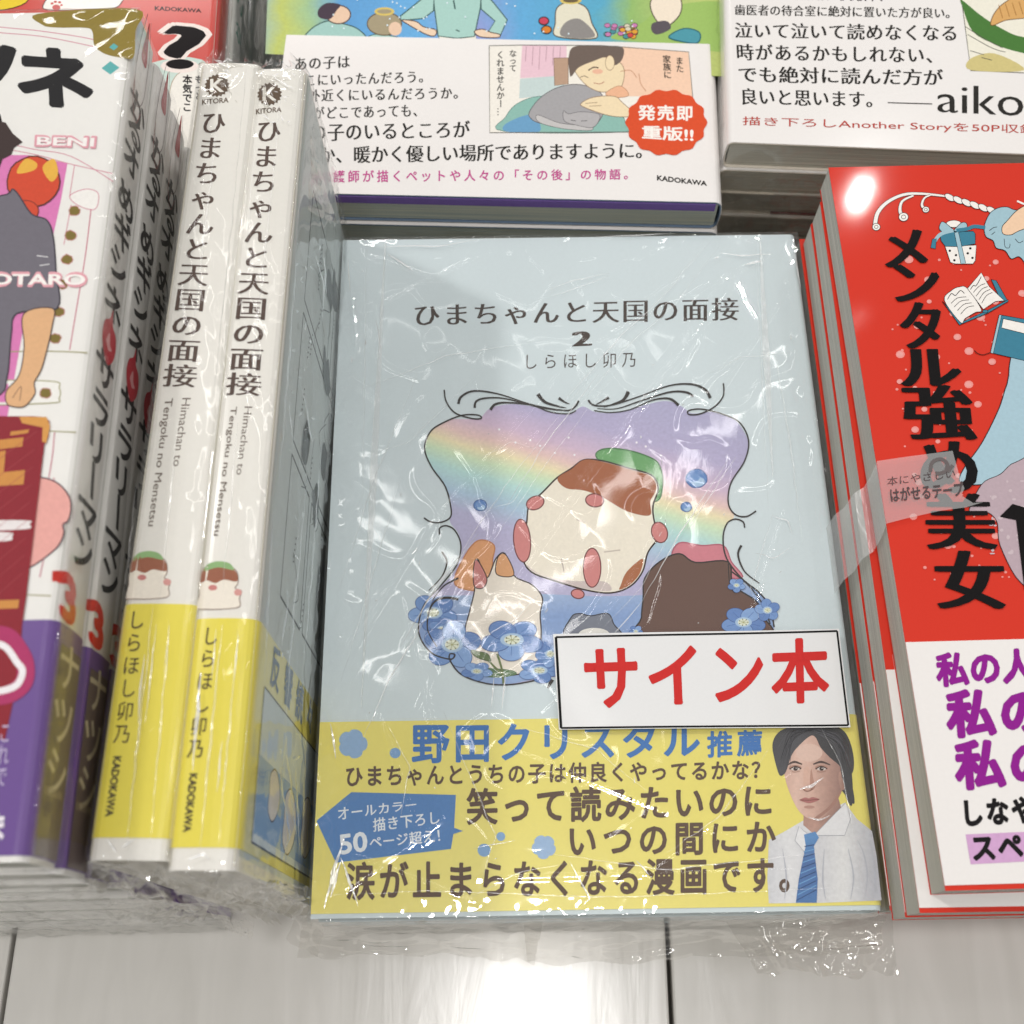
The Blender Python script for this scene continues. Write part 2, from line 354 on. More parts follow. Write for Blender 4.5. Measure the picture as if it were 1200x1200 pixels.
# ------------------------------------------------------------------ plastic film
def ridged(p, seed, f=1.):
    return 1-abs(noise.noise(Vector((p[0]*f+seed*7.3, p[1]*f-seed*3.1, p[2]*f+seed))))*2.2
def segd(px, py, a, b):
    dx, dy = b[0]-a[0], b[1]-a[1]; t = max(0, min(1, ((px-a[0])*dx+(py-a[1])*dy)/(dx*dx+dy*dy or 1)))
    return math.hypot(px-a[0]-dx*t, py-a[1]-dy*t), t
def film(bk, parent, seed=1, nx=110, ny=150, side=8, gap=.5, amp=.35, creases=(), mat=None, front=10, name='shrink_wrap'):
    """sheet draped over the top of a lying book and folded down its four sides"""
    W, L, T = bk.W, bk.L, bk.T; g = .7; V = []
    def place(a, b):
        da = max(0, -g-a, a-W-g); db = max(0, -g-b, b-L-g); x = min(max(a, -g), W+g); y = min(max(b, -g), L+g)
        inside = min(a, W-a, b, L-b)
        n = noise.noise(Vector((a*.035+seed, b*.02, seed)))*1.2+noise.noise(Vector(((a+b)*.07, (a-b)*.03, seed*2.)))*.6
        n += .45*max(0, ridged((a, b, 0), seed, .06)-.72)*3
        z = T+gap+amp*max(0, n+.6)*min(1, max(inside, 0)/5+.25)
        for (p, q, h, wd) in creases:
            d, t = segd(a, b, p, q)
            if d < wd*3: z += h*math.exp(-(d/wd)**2)*min(1, 4*t+.2, 4*(1-t)+.2)
        edge = math.exp(-max(inside, 0)/4)
        z += edge*.35*noise.noise(Vector((a*.25, b*.25, seed)))
        z -= (da+db)
        k = noise.noise(Vector((x*.16+seed, z*.3, y*.16)))*.9+noise.noise(Vector((x*.5, z*.7, y*.5+seed)))*.4
        if da > 0: x += (k+.3)*min(1, da/2)*(-1 if a < 0 else 1)*.8
        if db > 0: y += (k+.3)*min(1, db/2)*(-1 if b < 0 else 1)*.8
        return (x, y, z)
    A = [-side, -side*.6, -side*.3, -1.6, -g]+[W*i/nx for i in range(nx+1)]+[W+g, W+1.6, W+side*.3, W+side*.6, W+side]
    B = [-front, -front*.75, -front*.5, -front*.25, -1.6, -g]+[L*i/ny for i in range(ny+1)]+[L+g, L+1.6, L+side*.3, L+side*.6, L+side]
    for b in B:
        for a in A: V.append(place(a, b))
    k = len(A); F = [(j*k+i, j*k+i+1, (j+1)*k+i+1, (j+1)*k+i) for j in range(len(B)-1) for i in range(k-1)]
    return mkobj(name, V, F, mat or FILM, parent, True)
def flap(parent, P, n, m, amp, seed, name='film_flap', mat=None, f=.18, ragged=1.5, stretch=(1, 1)):
    """crumpled sheet between four corners (mm); rows run from P[0]-P[1] to P[3]-P[2]"""
    P = [Vector(p) for p in P]; nr = (P[1]-P[0]).cross(P[3]-P[0]).normalized(); V = []; LL = (P[1]-P[0]).length; MMh = (P[3]-P[0]).length
    dv = (P[3]-P[0]).normalized()
    for j in range(m+1):
        for i in range(n+1):
            a, b = i/n, j/m; p = P[0].lerp(P[1], a).lerp(P[3].lerp(P[2], a), b)
            q = (a*LL*stretch[0], b*MMh*stretch[1], 0); h = noise.noise(Vector((q[0]*f+seed, q[1]*f*.7, seed)))*1.3+(ridged(q, seed, f*1.7)-.5)*.7+noise.noise(Vector((q[0]*f*3, q[1]*f*3, seed)))*.10
            p = p+nr*(amp*h*min(1, .25+b*1.5))+dv*(ragged*b*noise.noise(Vector((q[0]*.12, seed, 0)))*2)
            V.append(p)
    F = [(j*(n+1)+i, j*(n+1)+i+1, (j+1)*(n+1)+i+1, (j+1)*(n+1)+i) for j in range(m) for i in range(n)]
    return mkobj(name, V, F, mat or FILMC, parent, True)
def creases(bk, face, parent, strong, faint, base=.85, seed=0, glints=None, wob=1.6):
    """narrow ribbons along folds in the wrapping, their bright glints painted in white"""
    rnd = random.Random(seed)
    for nm, lst, mt in (('film_crease', strong, CREASE), ('film_crease', faint, CREASE_GLINTF)):
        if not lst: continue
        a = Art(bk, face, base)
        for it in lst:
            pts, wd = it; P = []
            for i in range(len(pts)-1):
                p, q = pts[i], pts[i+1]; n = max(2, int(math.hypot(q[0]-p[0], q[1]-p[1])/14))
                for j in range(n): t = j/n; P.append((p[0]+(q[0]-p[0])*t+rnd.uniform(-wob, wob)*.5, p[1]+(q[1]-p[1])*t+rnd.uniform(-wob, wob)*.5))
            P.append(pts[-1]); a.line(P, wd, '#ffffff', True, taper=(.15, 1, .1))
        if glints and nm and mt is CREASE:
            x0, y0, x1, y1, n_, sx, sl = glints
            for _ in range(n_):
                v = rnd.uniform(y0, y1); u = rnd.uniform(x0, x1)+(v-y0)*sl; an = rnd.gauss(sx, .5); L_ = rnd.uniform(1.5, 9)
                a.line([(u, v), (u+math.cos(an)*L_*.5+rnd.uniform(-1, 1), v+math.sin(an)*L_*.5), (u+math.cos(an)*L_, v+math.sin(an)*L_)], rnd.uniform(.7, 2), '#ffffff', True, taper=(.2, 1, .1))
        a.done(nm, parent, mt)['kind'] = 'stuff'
# ================================================================== the shelf
def shelfmat():
    m, nt, b = newmat('pale_board'); co = objco(nt, (60, 9, 1)); n = N(nt, 'ShaderNodeTexNoise'); n.inputs['Scale'].default_value = 1; n.inputs['Detail'].default_value = 6; n.inputs['Distortion'].default_value = 1.5
    nt.links.new(co, n.inputs['Vector']); r = N(nt, 'ShaderNodeValToRGB'); e = r.color_ramp.elements
    e[0].position, e[0].color = .25, lin('#d8d5cf'); e[1].position, e[1].color = .75, lin('#e4e1dc'); nt.links.new(n.outputs['Fac'], r.inputs[0]); nt.links.new(r.outputs[0], b.inputs['Base Color'])
    mr = N(nt, 'ShaderNodeMapRange'); mr.inputs[3].default_value = .14; mr.inputs[4].default_value = .28; nt.links.new(n.outputs['Fac'], mr.inputs[0]); nt.links.new(mr.outputs[0], b.inputs['Roughness'])
    bp = N(nt, 'ShaderNodeBump'); bp.inputs['Strength'].default_value = .15; bp.inputs['Distance'].default_value = .0006; nt.links.new(n.outputs['Fac'], bp.inputs['Height']); nt.links.new(bp.outputs[0], b.inputs['Normal'])
    return m
BOARD = shelfmat(); DARK = paper('dark_gap', '#3a3733', .9)
v, f = box(-620, 620, -260, 760, -24, -6); shelf = mkobj('shelf', v, f, DARK); shelf['kind'] = 'structure'
s0 = un(3, 1180, 0).x; s1 = un(785, 1150, 0).x; dw = s1-s0
for k in range(-2, 3):
    a, b_ = s0+k*dw+.7, s0+(k+1)*dw-.7
    v, f = box(a, b_, -260, 760, -6.2, 0)
    o = mkobj('board', v, f, BOARD, shelf); md = o.modifiers.new('bevel', 'BEVEL'); md.width = .0008; md.segments = 2; md.limit_method = 'ANGLE'
# ================================================================== centre stack
PALE = paper('pale_blue_cover', '#d0dce0', .5, .05, .035, .03, 1200)
YEL = paper('yellow_band', '#e9dc6e', .34, .35, .03, .02, 900, .12)
GRP = 'pale blue comics in the centre stack'
C = lying((364, 1077), (402, 281), CAMH-321, 148, 210, 14)
def below(bk, i, dz, dx=0, dy=0, da=0, T=None):
    T = T or bk.T
    top = Matrix.Translation((0, 0, bk.T))
    return Book(bk.W, bk.L, T, Matrix.Translation((dx, dy, -dz)) @ bk.M @ Matrix.Rotation(da, 4, 'Z'))
HB = C.hit(700, 841.5, 2, C.T).y
root, cv, pg, band = book(C, 'comic_book', 'pale blue wrapped comic with rainbow picture and yellow band, top of the centre stack', 'comic book', PALE, PAGE, (YEL, HB), GRP)
# --- title
K = '#40342e'
a = Art(C, base=.05)
a.cells('ひまちゃんと天国の面接', [(482, 357), (867, 349), (867, 376), (482, 383)], 'minb', K, gx=.86, gy=1)
a.string('2', [(672, 389), (691, 388), (691, 405), (672, 406)], 'minx', K)
a.done('title_lettering', cv)
a = Art(C, base=.05); a.cells('しらほし卯乃', [(610, 415), (749, 412), (749, 431), (610, 434)], 'reg', K, gx=.72, gy=.95); a.done('author_lettering', cv)
# --- picture
a = Art(C, base=.05, view=(470, 440, 460/1200))
g0, g1 = a.loc((550, 60)), a.loc((390, 530))
SKYM = rampmat('rainbow_print', g0, g1, [(0, '#aeaacb'), (.2, '#b3abcd'), (.36, '#cfb6cd'), (.46, '#e4c4be'), (.53, '#ebdfb6'), (.60, '#cde2c0'), (.69, '#b5dad6'), (.82, '#aac4da'), (.93, '#b3b1d1'), (1, '#b4afd0')], wob=.05)
PO = [(555, 95), (595, 112), (660, 114), (740, 92), (810, 78), (860, 96), (890, 116), (960, 112), (1020, 135), (1062, 205), (1048, 270), (1005, 335), (1000, 395), (1018, 432), (985, 470), (988, 535), (1020, 600), (1075, 645), (1122, 690), (1140, 740), (1136, 800), (1100, 870), (1020, 925), (800, 950), (600, 935), (460, 922), (330, 946), (230, 936), (165, 900), (148, 865), (95, 852), (58, 800), (58, 735), (100, 668), (155, 610), (184, 545), (176, 485), (150, 448), (152, 402), (135, 340), (92, 275), (72, 220), (92, 168), (150, 135), (235, 132), (270, 102), (330, 88), (400, 95), (455, 112), (515, 116)]
a.poly(PO, '#a9a6cb', mat=SKYM)
for (x, y) in ((300, 165), (395, 198), (470, 237), (530, 243), (720, 205), (748, 217), (795, 245), (512, 190), (425, 215), (350, 205)): a.ell((x, y), 3.5, 3.5, '#f1edf2', n=8)
g0, g1 = a.loc((500, 655)), a.loc((520, 900))
LAKE = rampmat('blue_field_print', g0, g1, [(0, '#b3b6d8'), (.15, '#9db3d6'), (.5, '#7f9ccb'), (1, '#8ba6d2')], wob=.25)
a.poly([(95, 680), (200, 672), (420, 668), (600, 675), (780, 668), (1000, 640), (1075, 650), (1120, 690), (1138, 740), (1134, 800), (1100, 868), (1018, 922), (800, 947), (600, 932), (460, 919), (330, 943), (230, 933), (167, 898), (150, 862), (97, 849), (60, 798), (62, 735)], '#8aa4cf', mat=LAKE)
for (x, y, r, s) in ((903, 315, 33, 1), (872, 402, 17, 2), (242, 397, 20, 3)):
    a.ell((x, y), r, r*.86, '#5f86c0', line='#3f5d92', lw=2.5, wob=.06, seed=s); a.ell((x+r*.15, y+r*.3), r*.62, r*.45, '#a9c6e2'); a.ell((x-r*.2, y-r*.1), r*.5, r*.4, '#7398cc')
a.done('picture_sky_print', cv)
# --- plain soft shapes stand in for the figures: a cream one with a brown cap, a white, a brown and a grey one
a = Art(C, base=.20, view=(470, 440, 460/1200)); LN = '#33231f'
a.poly([(165, 640), (190, 560), (235, 505), (285, 520), (280, 580), (320, 640), (260, 660)], '#dea06f', line='#c07f52', lw=4)
a.poly([(830, 560), (850, 512), (920, 520), (985, 520), (1010, 570), (1040, 620), (900, 600)], '#d0808c', line='#b05f70', lw=4)
a.poly([(600, 255), (618, 225), (690, 228), (760, 250), (790, 275), (800, 330), (780, 385), (700, 330)], '#6ba368', line='#3f6e42', lw=4)
a.poly([(392, 400), (438, 352), (478, 312), (520, 285), (560, 258), (620, 262), (700, 285), (765, 305), (786, 345), (770, 400), (775, 450), (790, 490), (755, 540), (738, 600), (700, 645), (640, 665), (560, 655), (470, 628), (400, 602), (372, 560), (372, 500), (384, 450)], '#eee6d6', line=LN, lw=5)
a.poly([(478, 315), (520, 287), (560, 258), (620, 265), (700, 288), (762, 308), (781, 345), (762, 385), (760, 428), (690, 415), (620, 375), (560, 352), (505, 345)], '#a3603c')
a.poly([(672, 640), (690, 600), (738, 560), (730, 605), (700, 640), (668, 655)], '#a9663e')
a.poly([(385, 580), (430, 610), (520, 628), (620, 630), (640, 658), (560, 652), (470, 625), (405, 600)], '#cdbfbb')
for (x, y, rx, ry, ro) in ((370, 505, 26, 66, -.08), (584, 588, 27, 60, 0), (410, 390, 28, 20, -.4), (790, 480, 24, 32, -.3), (540, 668, 20, 14, .2), (592, 382, 28, 20, .1)):
    a.ell((x, y), rx, ry, '#cf8380', ro, '#6d3434', 3.5)
a.line([(490, 560), (498, 600)], 3, '#b9aaa0'); a.line([(620, 540), (670, 534)], 4, '#c9bcb0'); a.line([(535, 440), (560, 450)], 4, '#c9bcb0')
a.poly([(225, 655), (232, 560), (262, 620), (290, 560), (318, 545), (345, 612), (400, 640), (432, 680), (425, 730), (428, 800), (410, 900), (230, 910), (195, 800), (210, 720)], '#ece3d6', line=LN, lw=4)
a.poly([(222, 640), (228, 562), (262, 618), (250, 650)], '#c9807c', line=LN, lw=3); a.poly([(292, 608), (296, 556), (320, 548), (345, 610)], '#d9a171', line=LN, lw=3)
a.poly([(740, 680), (745, 620), (790, 570), (850, 545), (900, 572), (1000, 570), (1015, 640), (1085, 690), (1110, 740), (1112, 800), (740, 800), (735, 740)], '#66493e', line='#2b211f', lw=4.5)
a.line([(1000, 575), (1005, 640), (1020, 665)], 3, '#2b211f')
a.poly([(505, 800), (520, 740), (545, 728), (580, 735), (632, 728), (650, 760), (668, 800)], '#777c89', line='#33343c', lw=3.5)
a.ell((590, 792), 48, 20, '#e6e3dc')
a.done('picture_shapes_print', cv)
# --- blue flowers
a = Art(C, base=.42, view=(480, 620, 220/1200)); 
def flower(a, cx, cy, r, sq=.85, rot=0, tone=0, petals=5):
    cs = ['#7396cb', '#6487c0', '#86a7d6']
    for i in range(petals):
        t = rot+2*math.pi*i/petals; px, py = cx+math.cos(t)*r*.58, cy+math.sin(t)*r*.58*sq
        pts = []
        for j in range(12):
            q = 2*math.pi*j/12; x = math.cos(q)*r*.50; y = math.sin(q)*r*.44; X = x*math.cos(t)-y*math.sin(t); Y = (x*math.sin(t)+y*math.cos(t))*sq; pts.append((px+X, py+Y))
        a.poly(pts, cs[(i+tone) % 3], True, '#34508a', max(1.6, r*.022))
        a.line([(cx+math.cos(t)*r*.3, cy+math.sin(t)*r*.3*sq), (cx+math.cos(t)*r*.85, cy+math.sin(t)*r*.85*sq)], r*.02, '#4a6cab', False)
    a.ell((cx, cy), r*.40, r*.34*sq, '#a9c3de'); a.ell((cx, cy), r*.27, r*.24*sq, '#dfe3cf')
    for i in range(7):
        t = i*.9; a.line([(cx, cy), (cx+math.cos(t)*r*.2, cy+math.sin(t)*r*.2*sq)], r*.018, '#9a9a55', False); a.ell((cx+math.cos(t)*r*.21, cy+math.sin(t)*r*.21*sq), r*.028, r*.028, '#4b4a30', n=6)
a.poly([(350, 860), (420, 880), (640, 900), (680, 930), (560, 950), (400, 930)], '#5d7a55')
flower(a, 150, 535, 150, .75, .4); flower(a, 210, 640, 90, .7, 1.2, 1); flower(a, 272, 740, 172, .85, -.2, 1)
flower(a, 430, 910, 95, .6, .3, 2); flower(a, 830, 905, 130, .6, .1); flower(a, 900, 800, 90, .9, .5, 1)
a.line([(600, 990), (590, 900), (560, 800)], 14, '#6c7a49'); a.line([(595, 930), (520, 860), (480, 800)], 13, '#6c7a49'); a.poly([(395, 775), (450, 785), (500, 800), (520, 845), (460, 835), (410, 810)], '#62764a', line='#3c4a33', lw=3)
flower(a, 655, 710, 190, .66, -.9, 0)
a.view(640, 620, 280/1200); flower(a, 990, 470, 105, .72, .3, 1); flower(a, 450, 515, 34, .8, .3, 1); flower(a, 955, 285, 42, .8, .3, 2); flower(a, 1110, 410, 60, .9, .8)
a.done('picture_flowers_print', cv)['kind'] = 'stuff'
# --- ornamental line frame
a = Art(C, base=1.15, view=(470, 440, 460/1200)); F = '#2f2a28'
a.z = 1.0
def frame(pts, w=4.5, tp=None): a.line(pts, w, F, taper=tp)
L1 = [(132, 45), (138, 80), (165, 115), (215, 132), (245, 132), (235, 122), (190, 122), (140, 140), (92, 170), (72, 222), (92, 278), (135, 340), (152, 402), (150, 435), (120, 450), (90, 448), (70, 436)]
frame(L1); frame([(118, 487), (118, 468), (138, 460), (165, 475), (183, 520), (170, 580), (120, 645), (72, 700), (54, 760), (60, 805), (95, 850), (150, 868), (165, 855), (150, 852), (150, 872), (185, 915), (260, 942), (340, 945), (430, 928), (470, 915)], 4.5)
frame([(125, 540), (140, 570), (125, 615), (85, 658)], 7, (1, .4)); frame([(175, 685), (140, 680), (105, 690), (85, 725), (82, 780), (110, 830)], 7, (1.2, .4)); frame([(175, 620), (130, 645), (95, 690)], 6, (1, .4))
frame([(175, 88), (185, 65), (225, 48), (300, 58), (400, 90), (500, 108), (530, 98), (543, 78)], 6, (1.4, .6, 1)); frame([(225, 100), (230, 80), (260, 70), (320, 72), (420, 98), (480, 108)], 5, (1.5, .4))
frame([(273, 106), (290, 88), (330, 84), (400, 92), (455, 112), (510, 118), (535, 108)], 6, (1.5, .6, .6)); frame([(418, 58), (440, 82), (480, 95), (505, 100)], 8, (1.5, .2)); frame([(482, 70), (500, 82), (515, 88)], 7, (1.3, .2))
frame([(985, 25), (985, 62), (960, 95), (915, 118), (880, 120), (880, 108), (920, 104), (985, 120), (1035, 145), (1062, 200), (1050, 262), (1008, 330), (1000, 390), (1020, 425), (1055, 432), (1085, 415)])
frame([(1050, 466), (1045, 448), (1020, 440), (995, 455), (984, 500), (995, 560), (1040, 620), (1095, 665), (1128, 710), (1140, 770)]); frame([(1040, 520), (1030, 550), (1050, 600), (1095, 636)], 7, (1.1, .4)); frame([(1010, 600), (1060, 640), (1105, 700), (1128, 760)], 4)
frame([(945, 70), (930, 45), (890, 28), (820, 32), (720, 68), (640, 92), (590, 92), (572, 76)], 6, (1.6, .6, 1)); frame([(893, 65), (870, 52), (820, 52), (740, 76), (660, 102), (600, 102)], 5, (1.6, .4))
frame([(848, 92), (820, 72), (770, 76), (700, 105), (640, 114), (590, 108)], 6, (1.5, .6, .5)); frame([(695, 50), (680, 75), (650, 88), (620, 98)], 8, (1.5, .2)); frame([(635, 68), (615, 80), (595, 90)], 7, (1.3, .2))
frame([(462, 930), (448, 956)], 10, (1.3, .6))
a.done('picture_frame_ornament', cv)
# --- yellow band print
BR = '#5c4636'; BL = '#3d75b8'
a = Art(C, base=.30)
a.cells('野田クリスタル', [(480, 850), (823, 846), (823, 888), (480, 895)], 'bold', BL, gx=.84, gy=1)
a.cells('推薦', [(826, 858), (896, 856), (896, 886), (826, 889)], 'bold', BL, gx=.8)
a.cells('ひまちゃんとうちの子は仲良くやってるかな？', [(403, 898), (903, 891), (903, 914), (403, 923)], 'bold', BR, gx=.84, gy=.96)
a.cells('笑って読みたいのに', [(545, 926), (908, 920), (908, 957), (545, 967)], 'bold', BR, gx=.86, gy=1)
a.cells('いつの間にか', [(661, 967), (912, 962), (912, 1000), (661, 1006)], 'bold', BR, gx=.80, gy=.98)
a.cells('涙が止まらなくなる漫画です。', [(403, 1013), (949, 1005), (949, 1046), (403, 1055)], 'bold', BR, gx=.82, gy=1)
a.done('band_lettering', band, INKG)
a = Art(C, base=.24, view=(350, 820, 350/1200))
a.poly([(72, 487), (212, 372), (632, 383), (625, 515), (660, 528), (622, 540), (612, 600), (150, 655)], '#5283bd', False)
def blossom(cx, cy, r, col, n=5, rot=0):
    pts = []
    for i in range(n*6):
        t = 2*math.pi*i/(n*6)+rot; k = r*(.86+.16*abs(math.cos(n*(t-rot)/2))**.6*1.0); pts.append((cx+k*math.cos(t), cy+k*math.sin(t)))
    a.poly(pts, col)
blossom(218, 178, 58, '#92b2d6'); blossom(985, 592, 48, '#9fbbdc', rot=.4); a.ell((388, 215), 22, 21, '#7ea6d3'); a.ell((745, 605), 26, 26, '#86acd6'); a.ell((812, 550), 18, 18, '#86acd6')
W_ = '#e9eef2'
a.cells('オールカラー', [(152, 432), (477, 402), (480, 440), (155, 490)], 'med', W_, gx=.88)
a.cells('描き下ろし', [(296, 478), (570, 446), (573, 500), (298, 534)], 'med', W_, gx=.88)
a.string('50', [(163, 545), (272, 530), (276, 608), (168, 622)], 'bold', W_)
a.cells('ページ超え！', [(280, 552), (600, 515), (606, 570), (285, 600)], 'med', W_, gx=.9)
a.done('blue_flash_print', band, INKG)
# --- portrait on the band
a = Art(C, base=.25, view=(640, 820, 420/1200))
g = lambda n, p, q, st: rampmat(n, a.loc(p), a.loc(q), st, .4, .12)
SKIN = g('portrait_skin', (790, 230), (1010, 260), [(0, '#c79e8e'), (.3, '#dcb9a9'), (.55, '#cfa898'), (.8, '#b0897b'), (1, '#8f6b61')])
SHIRT = g('portrait_shirt', (745, 560), (1120, 600), [(0, '#c9cad0'), (.25, '#dedee0'), (.5, '#cfcfd3'), (.72, '#e0e0e0'), (1, '#b9bac2')])
NECK = g('portrait_neck', (870, 340), (990, 400), [(0, '#a37a6c'), (.5, '#b98f7f'), (1, '#8a665b')])
HAIR = g('portrait_hair', (760, 100), (1020, 250), [(0, '#1d1c20'), (.35, '#3c3b42'), (.5, '#26252a'), (.8, '#1b1a1e'), (1, '#2a292e')])
TIE = g('portrait_tie', (850, 480), (900, 680), [(0, '#4a86bf'), (.4, '#2a5f9f'), (1, '#2b6aa9')])
a.poly([(745, 470), (800, 440), (860, 405), (1000, 345), (1040, 400), (1090, 440), (1105, 520), (1122, 672), (930, 680), (745, 682), (740, 600)], '#d6d5d2', False, mat=SHIRT)
a.poly([(985, 300), (1030, 350), (1022, 280), (1000, 230), (940, 250)], '#25222a', True, mat=HAIR)
a.poly([(862, 372), (975, 320), (990, 372), (930, 446), (890, 446), (860, 420)], '#bd9484', False, mat=NECK)
a.poly([(790, 165), (800, 120), (900, 100), (985, 130), (1000, 210), (1001, 270), (975, 335), (928, 392), (888, 402), (845, 372), (812, 305), (795, 240)], '#cba292', mat=SKIN)
a.poly([(978, 250), (1000, 232), (1013, 258), (1004, 295), (986, 300)], '#b88d7e', mat=NECK)
a.poly([(906, 402), (960, 358), (985, 315), (1001, 270), (998, 240), (986, 300), (945, 358), (900, 394)], '#a67e70')
a.ell((880, 178), 44, 30, '#dfc0b2'); a.poly([(862, 232), (880, 228), (886, 270), (892, 296), (876, 304), (862, 296)], '#d8b2a1')
a.poly([(886, 232), (893, 262), (900, 292), (889, 302), (882, 290)], '#b78c7c')
a.poly([(764, 200), (757, 150), (775, 112), (815, 92), (870, 84), (960, 88), (1004, 115), (1027, 180), (1027, 240), (1003, 262), (990, 262), (984, 225), (950, 195), (918, 160), (902, 128), (884, 122), (850, 150), (822, 185), (806, 232), (796, 250), (780, 252)], '#26262c', mat=HAIR)
a.poly([(985, 225), (1017, 225), (1026, 300), (1022, 356), (1004, 330), (998, 290)], '#26262c', mat=HAIR)
rnd = random.Random(5)
for i in range(60):
    t = i/60; sx = 880+rnd.uniform(-12, 18); sy = 92+rnd.uniform(-4, 14)
    if i % 2: e_ = (770+rnd.uniform(0, 45), 160+rnd.uniform(0, 85)); m_ = ((sx+e_[0])/2-18, (sy+e_[1])/2-28)
    else: e_ = (985+rnd.uniform(0, 38), 170+rnd.uniform(0, 90)); m_ = ((sx+e_[0])/2+26, (sy+e_[1])/2-22)
    a.line([(sx, sy), m_, e_], rnd.uniform(1, 2.6), rnd.choice(['#121115', '#4a4950', '#35343a', '#5a5960', '#17161a']), taper=(.6, 1, .2))
a.line([(808, 219), (830, 209), (856, 217)], 8, '#4f3d38', taper=(.4, 1, .5)); a.line([(893, 217), (920, 209), (950, 219)], 8, '#4f3d38', taper=(.5, 1, .4))
for cx in (833, 920):
    a.ell((cx, 229), 21, 10, '#b08676', n=16); a.ell((cx, 232), 16, 6, '#d8ccc6', n=14); a.ell((cx+1, 232), 7.5, 6.5, '#33241f', n=12); a.ell((cx+3, 230), 1.8, 1.6, '#e8e0dc', n=8); a.line([(cx-19, 233), (cx, 224), (cx+20, 232)], 3.6, '#34231f'); a.line([(cx-14, 241), (cx, 243), (cx+15, 240)], 2, '#a07566')
a.line([(860, 300), (868, 306), (880, 306), (892, 299)], 4, '#94695b')
a.poly([(848, 336), (866, 328), (878, 331), (892, 327), (914, 334), (898, 343), (880, 347), (862, 343)], '#b0706b'); a.line([(848, 336), (880, 337), (914, 334)], 2.6, '#7a4642'); a.ell((880, 360), 18, 5, '#b98e80')
a.poly([(862, 440), (903, 470), (872, 520), (832, 472), (845, 425)], '#e6e6e8', line='#a3a4ac', lw=2, smooth=False); a.poly([(895, 455), (1002, 345), (1018, 400), (998, 455)], '#e4e4e6', line='#a3a4ac', lw=2, smooth=False)
a.poly([(862, 452), (900, 442), (912, 462), (895, 492), (868, 490)], '#4d86bf', smooth=False, mat=TIE); a.poly([(868, 490), (895, 490), (908, 600), (905, 680), (835, 680), (845, 600)], '#2c5f9e', smooth=False, mat=TIE)
for i in range(11): a.line([(838+i*2.6, 672-i*18), (905-i*.8, 636-i*15)], 3.4, '#6a9fd0' if i % 2 else '#1d4276', False)
for q_ in ([(1068, 660), (1074, 580), (1060, 510), (1040, 470)], [(1010, 500), (1028, 590), (1018, 670)], [(790, 500), (803, 590), (797, 670)], [(930, 500), (925, 600), (935, 670)], [(1085, 480), (1098, 560), (1100, 650)]): a.line(q_, 5, '#b9bbc4', taper=(.2, 1, .2))
a.done('portrait_print', band, INKG)
def cr(bk, *pts):
    """crease given by photograph points on the cover"""
    out = []
    for (p, q, h, wd) in pts:
        A_, B_ = bk.hit(*p, 2, bk.T), bk.hit(*q, 2, bk.T); out.append(((A_.x, A_.y), (B_.x, B_.y), h, wd))
    return out
CRE = cr(C, ((862, 332), (690, 560), .55, .35), ((690, 560), (600, 690), .35, .3), ((850, 320), (660, 590), .3, .3), ((790, 590), (735, 690), .6, .35), ((735, 690), (655, 790), .4, .3), ((600, 640), (478, 760), .35, .3), ((655, 440), (500, 620), .3, .3), ((500, 620), (375, 830), .45, .4),
  ((520, 600), (400, 760), .3, .3), ((560, 560), (630, 505), .3, .3), ((440, 360), (560, 300), .3, .35), ((520, 330), (430, 300), .3, .3), ((900, 300), (700, 400), .4, .35), ((930, 330), (830, 480), .3, .3), ((920, 600), (880, 720), .35, .4), ((445, 840), (500, 1010), .4, .35), ((470, 700), (520, 900), .3, .3),
  ((380, 1060), (520, 960), .5, .5), ((405, 1000), (560, 1060), .4, .4), ((600, 880), (900, 1000), .3, .3), ((940, 900), (740, 1040), .3, .3), ((560, 1030), (1010, 1020), .3, .5), ((410, 320), (418, 420), .4, .5), ((640, 860), (690, 960), .3, .3))
film(C, root, 1, 300, 400, 10, .45, .26, CRE, FILM, 11)
FL = mkobj
